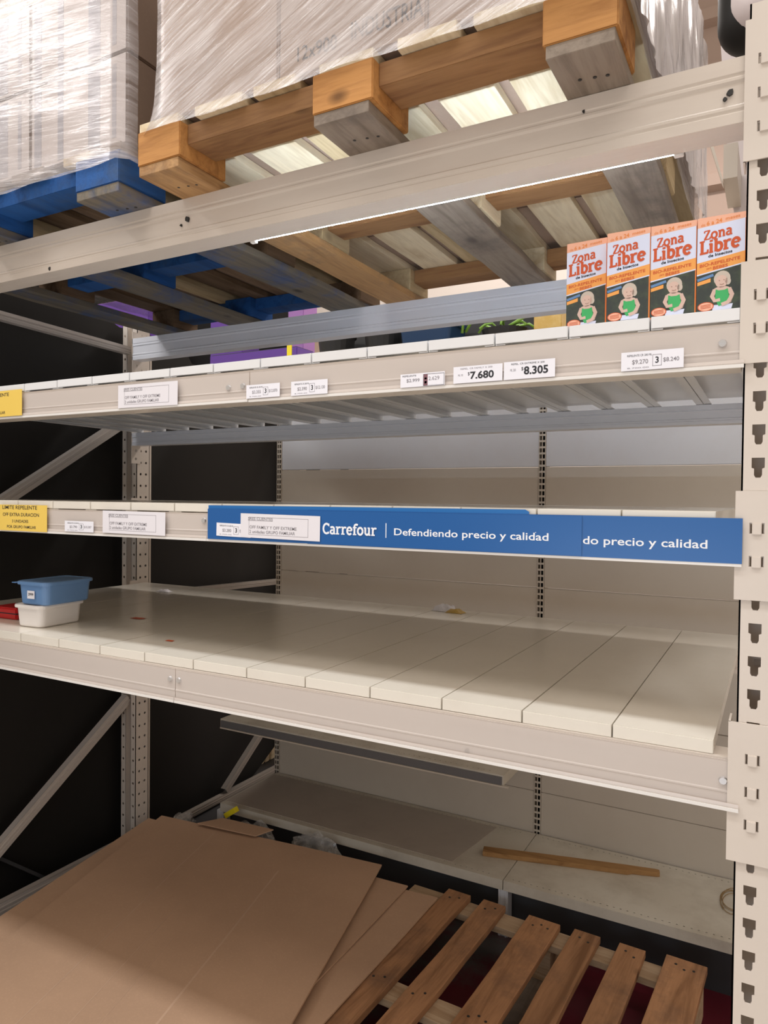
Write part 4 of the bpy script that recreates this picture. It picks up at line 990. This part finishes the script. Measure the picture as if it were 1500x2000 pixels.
tag(MB().prism([(-2.06, 1.03), (-1.78, 1.06), (-1.75, 1.14), (-2.00, 1.12)], 'z', S0+.0345+.010, S0+.0345+.014).build('cardboard_flap', 'card'), 'loose cardboard flap at the far edge of the pile', 'cardboard')
# plastic bag behind the cardboard
def bag(name, label, c, sx, sy, sz, seed, mat):
    mb = MB(); r = bmesh.ops.create_icosphere(mb.bm, subdivisions=4, radius=1)
    for v in r['verts']:
        d = v.co.copy(); k = 1+.30*nz(d.x*2+seed, d.y*2, d.z*2)+.22*nz(d.x*5, d.y*5+seed, d.z*5)
        v.co = Vector((c[0]+d.x*sx*k, c[1]+d.y*sy*k, c[2]+max(-1, d.z*k)*sz+sz))
    return tag(mb.build(name, mat, smooth=False), label, 'plastic bag')
bag('plastic_bag', 'crumpled clear plastic under the gondola tray, right of the other', (-1.58, 1.185, FZ+.002), .13, .045, .105, 3, 'clear_bag')
bag('plastic_bag', 'crumpled clear plastic behind the cardboard, left, with the yellow tag', (-1.88, 1.185, FZ+.002), .12, .045, .095, 8, 'clear_bag')
bag('plastic_bag', 'dull crumpled plastic at the left foot of the gondola, beside the low brace', (-2.34, 1.22, FZ+.002), .05, .07, .055, 12, 'clear_bag')
tag(MB().bar((-2.04, 1.19, -1.20), (-1.99, 1.19, -1.165), .03, .022).build('yellow_tag', 'yellow_tag'), 'yellow plastic tag poking out behind the cardboard', 'tag')

# ================================================================== THINGS SEEN THROUGH THE GAPS BEHIND
TZ = .8805
def pot(label, x, y, r, h):
    t = thing('flower_pot', label, 'pot', (x, y, TZ))
    MB().cyl((0, 0, 0), 'z', r*.8, h, 20, r).build('pot_body', 'pot', t); MB().cyl((0, 0, h-.02), 'z', r*1.06, .02, 20, r*1.06).build('rim', 'pot', t); return t
pot('black plastic pot seen below the rear beam, left of the blue tub', -2.00, 1.98, .10, .16)
pot('black plastic pot next to the blue tub, seen below the rear beam', -1.72, 1.98, .10, .17)
bt = thing('blue_tub', 'dark blue tub seen under the rear beam', 'tub', (-1.445, 1.98, TZ))
mb = MB(); loft(mb, [(.24, .18, .02, 0), (.27, .2, .02, .13)]); mb.build('tub_body', 'blue_tub', bt)
mb = MB(); loft(mb, [(.285, .215, .022, .128), (.285, .215, .022, .15)]); mb.build('lid', 'blue_tub', bt)
pl = thing('potted_plant', 'dark potted plant with bright green stems under the rear beam', 'plant', (-1.08, 1.99, TZ))
MB().cyl((0, 0, 0), 'z', .085, .09, 20, .11).build('pot_body', 'pot', pl)
for k in range(7):
    a = k*.9+.3; mb = MB(); pts = [(.02*math.cos(a), .02*math.sin(a), .08), (.07*math.cos(a), .06*math.sin(a), .11+.01*(k % 3)), (.11*math.cos(a), .08*math.sin(a), .115+.015*(k % 2)), (.14*math.cos(a), .10*math.sin(a), .095)]
    mb.tube(pts, .006, 6).build('stem', 'leaf', pl, smooth=True)
for pts in ([(-.19, -.02, .10), (-.15, -.05, .135), (-.06, -.06, .150), (.02, -.06, .125)], [(.02, -.05, .09), (.06, -.06, .105), (.11, -.07, .125), (.135, -.07, .160)], [(-.20, -.04, .09), (-.19, -.05, .14), (-.14, -.05, .155)]):
    MB().tube(pts, .0075, 6).build('stem', 'leaf', pl, smooth=True)
tag(MB().box(-.925, -.80, 1.92, 2.04, TZ, TZ+.17, .003).build('gold_carton', 'gold'), 'golden brown carton seen left of the orange boxes', 'carton')
tag(MB().box(-2.262, -2.232, 1.90, 1.905, TZ, TZ+.13).build('yellow_tag', 'yellow_tag'), 'yellow upright tag seen under the rear beam', 'tag')
pd = thing('display_box', 'long purple display box seen under the rear beam', 'box', (-2.95, 2.55, .90))
MB().box(-.35, .36, -.10, .10, 0, .225, .004).build('box_body', 'purple', pd); MB().box(-.34, .35, -.09, .09, .225, .230).build('lid', 'dark', pd)
pd2 = thing('display_box', 'purple box seen between the blue pallet boards', 'box', (-4.10, 2.55, .90))
MB().box(-.40, .23, -.10, .10, 0, .70, .004).build('box_body', 'purple', pd2); MB().box(-.39, .22, -.09, .09, .70, .705).build('lid', 'purple_pale', pd2)
pd3 = thing('display_box', 'pale purple box seen above the left end of the rear beam', 'box', (-2.70, 2.76, .90))
MB().box(-.13, -.005, -.08, .08, 0, .62, .004).build('box_body', 'purple_pale', pd3); MB().box(-.12, -.015, -.07, .07, .62, .625).build('lid', 'purple', pd3)
pd4 = thing('display_box', 'purple box right of the middle, glimpsed above the rear beam', 'box', (-3.33, 2.62, .90))
MB().box(-.04, .24, -.09, .09, .2305, .50, .004).build('box_body', 'purple', pd4); MB().box(-.03, .23, -.08, .08, .50, .505).build('lid', 'purple_pale', pd4)
# dark shelving beyond the darkness sheet that carries those boxes
sh = thing('dark_shelving', 'dark shelving beyond the darkness sheet, holding purple boxes', 'shelving', (-3.5, 2.65, FZ))
for z in (.45, 1.2, H+.859): MB().box(-1.2, 1.0, -.28, .28, z, z+.04).build('shelf_board', 'black', sh)
for x in (-1.2, .96):
    for y in (-.28, .24): MB().box(x, x+.04, y, y+.04, 0, H+.8589).build('post', 'dark', sh)
MB().box(-2.6, .60, .2805, .30, 0, H+1.90).build('back_board', 'black', sh)
ck = thing('black_crate', 'long black crate behind the pots and the green plant', 'crate', (-1.55, 2.19, .8805))
MB().box(-.58, .62, -.06, .06, 0, .20, .004).build('crate_body', 'pot', ck); MB().box(-.585, .625, -.065, .065, .2002, .215, .003).build('rim', 'dark', ck)
tag(MB().box(-2.222, -2.140, 2.10, 2.165, .8805, 1.06, .003).build('carton', 'card_dark'), 'small brown carton left of the black pots', 'carton')
rp = MB()
for k in range(9): rp.box(-2.62, -2.60, 1.88+k*.05, 1.918+k*.05, FZ+.0005, -1.02, .004)
rp.box(-2.625, -2.615, 1.88, 2.318, FZ+.0005, -1.03)
tag(rp.build('ribbed_panel', 'pale_wood'), 'pale ribbed panel glimpsed past the darkness sheet corner', 'panel')
# right background: pale panel, bracket and rounded housing
tag(MB().prism([(-.206, 3.1), (-.206, 2.21), (-.151, 1.48), (-.126, 1.30), (-.10, .95), (-.10, .8805), (.52, .8805), (.52, 3.1)], 'y', 2.30-.30, 2.10).build('pale_panel', 'mauve'), 'tall pale mauve panel behind the right upright', 'panel')
br = thing('metal_bracket', 'open beige metal channel end seen under the top beam at right', 'bracket', (-.155, 1.70, 1.367))
MB().box(0, .047, 0, .004, 0, .125).box(0, .047, .0041, .2998, .121, .125).box(0, .047, .0041, .2998, 0, .004).box(.043, .047, .0041, .2998, .0041, .1209).build('channel', 'galv', br)
MB().prism([(-.050, .150), (-.036, .135), (-.001, .0), (-.001, -.012), (-.010, .012)], 'y', -.002, .06).build('end_flange', 'gond', br)
hs = thing('rounded_housing', 'white rounded housing with a thick black edge behind the right upright', 'housing', (-.058, 1.30, 1.578))
def capsule(r, n=20):
    mb = MB(); rings = []
    for j in range(9):
        a = -PI/2 + j*(PI/2)/8; rings.append((r*math.cos(a), r+r*1.0*math.sin(a)))
    rings.append((r, r+.6)); R = []
    for (rr, z) in rings: R.append([mb.bm.verts.new((max(rr, .0005)*math.cos(2*PI*k/n), max(rr, .0005)*math.sin(2*PI*k/n), z)) for k in range(n)])
    for a, b_ in zip(R, R[1:]):
        for k in range(n): mb.bm.faces.new((a[k], a[(k+1) % n], b_[(k+1) % n], b_[k]))
    mb.bm.faces.new(R[0][::-1]); mb.bm.faces.new(R[-1]); return mb
mb = capsule(.095, 32); mb.build('black_shell', 'black', hs, smooth=True)
mb = capsule(.092, 32); bmesh.ops.translate(mb.bm, verts=mb.bm.verts, vec=(.030, -.040, .020)); mb.build('white_cover', 'mauve', hs, smooth=True)

# ------------------------------------------------------------------ lift everything from the working origin to the floor
for o in list(COL.objects):
    if o.parent is None and o is not cam: o.location.z += H
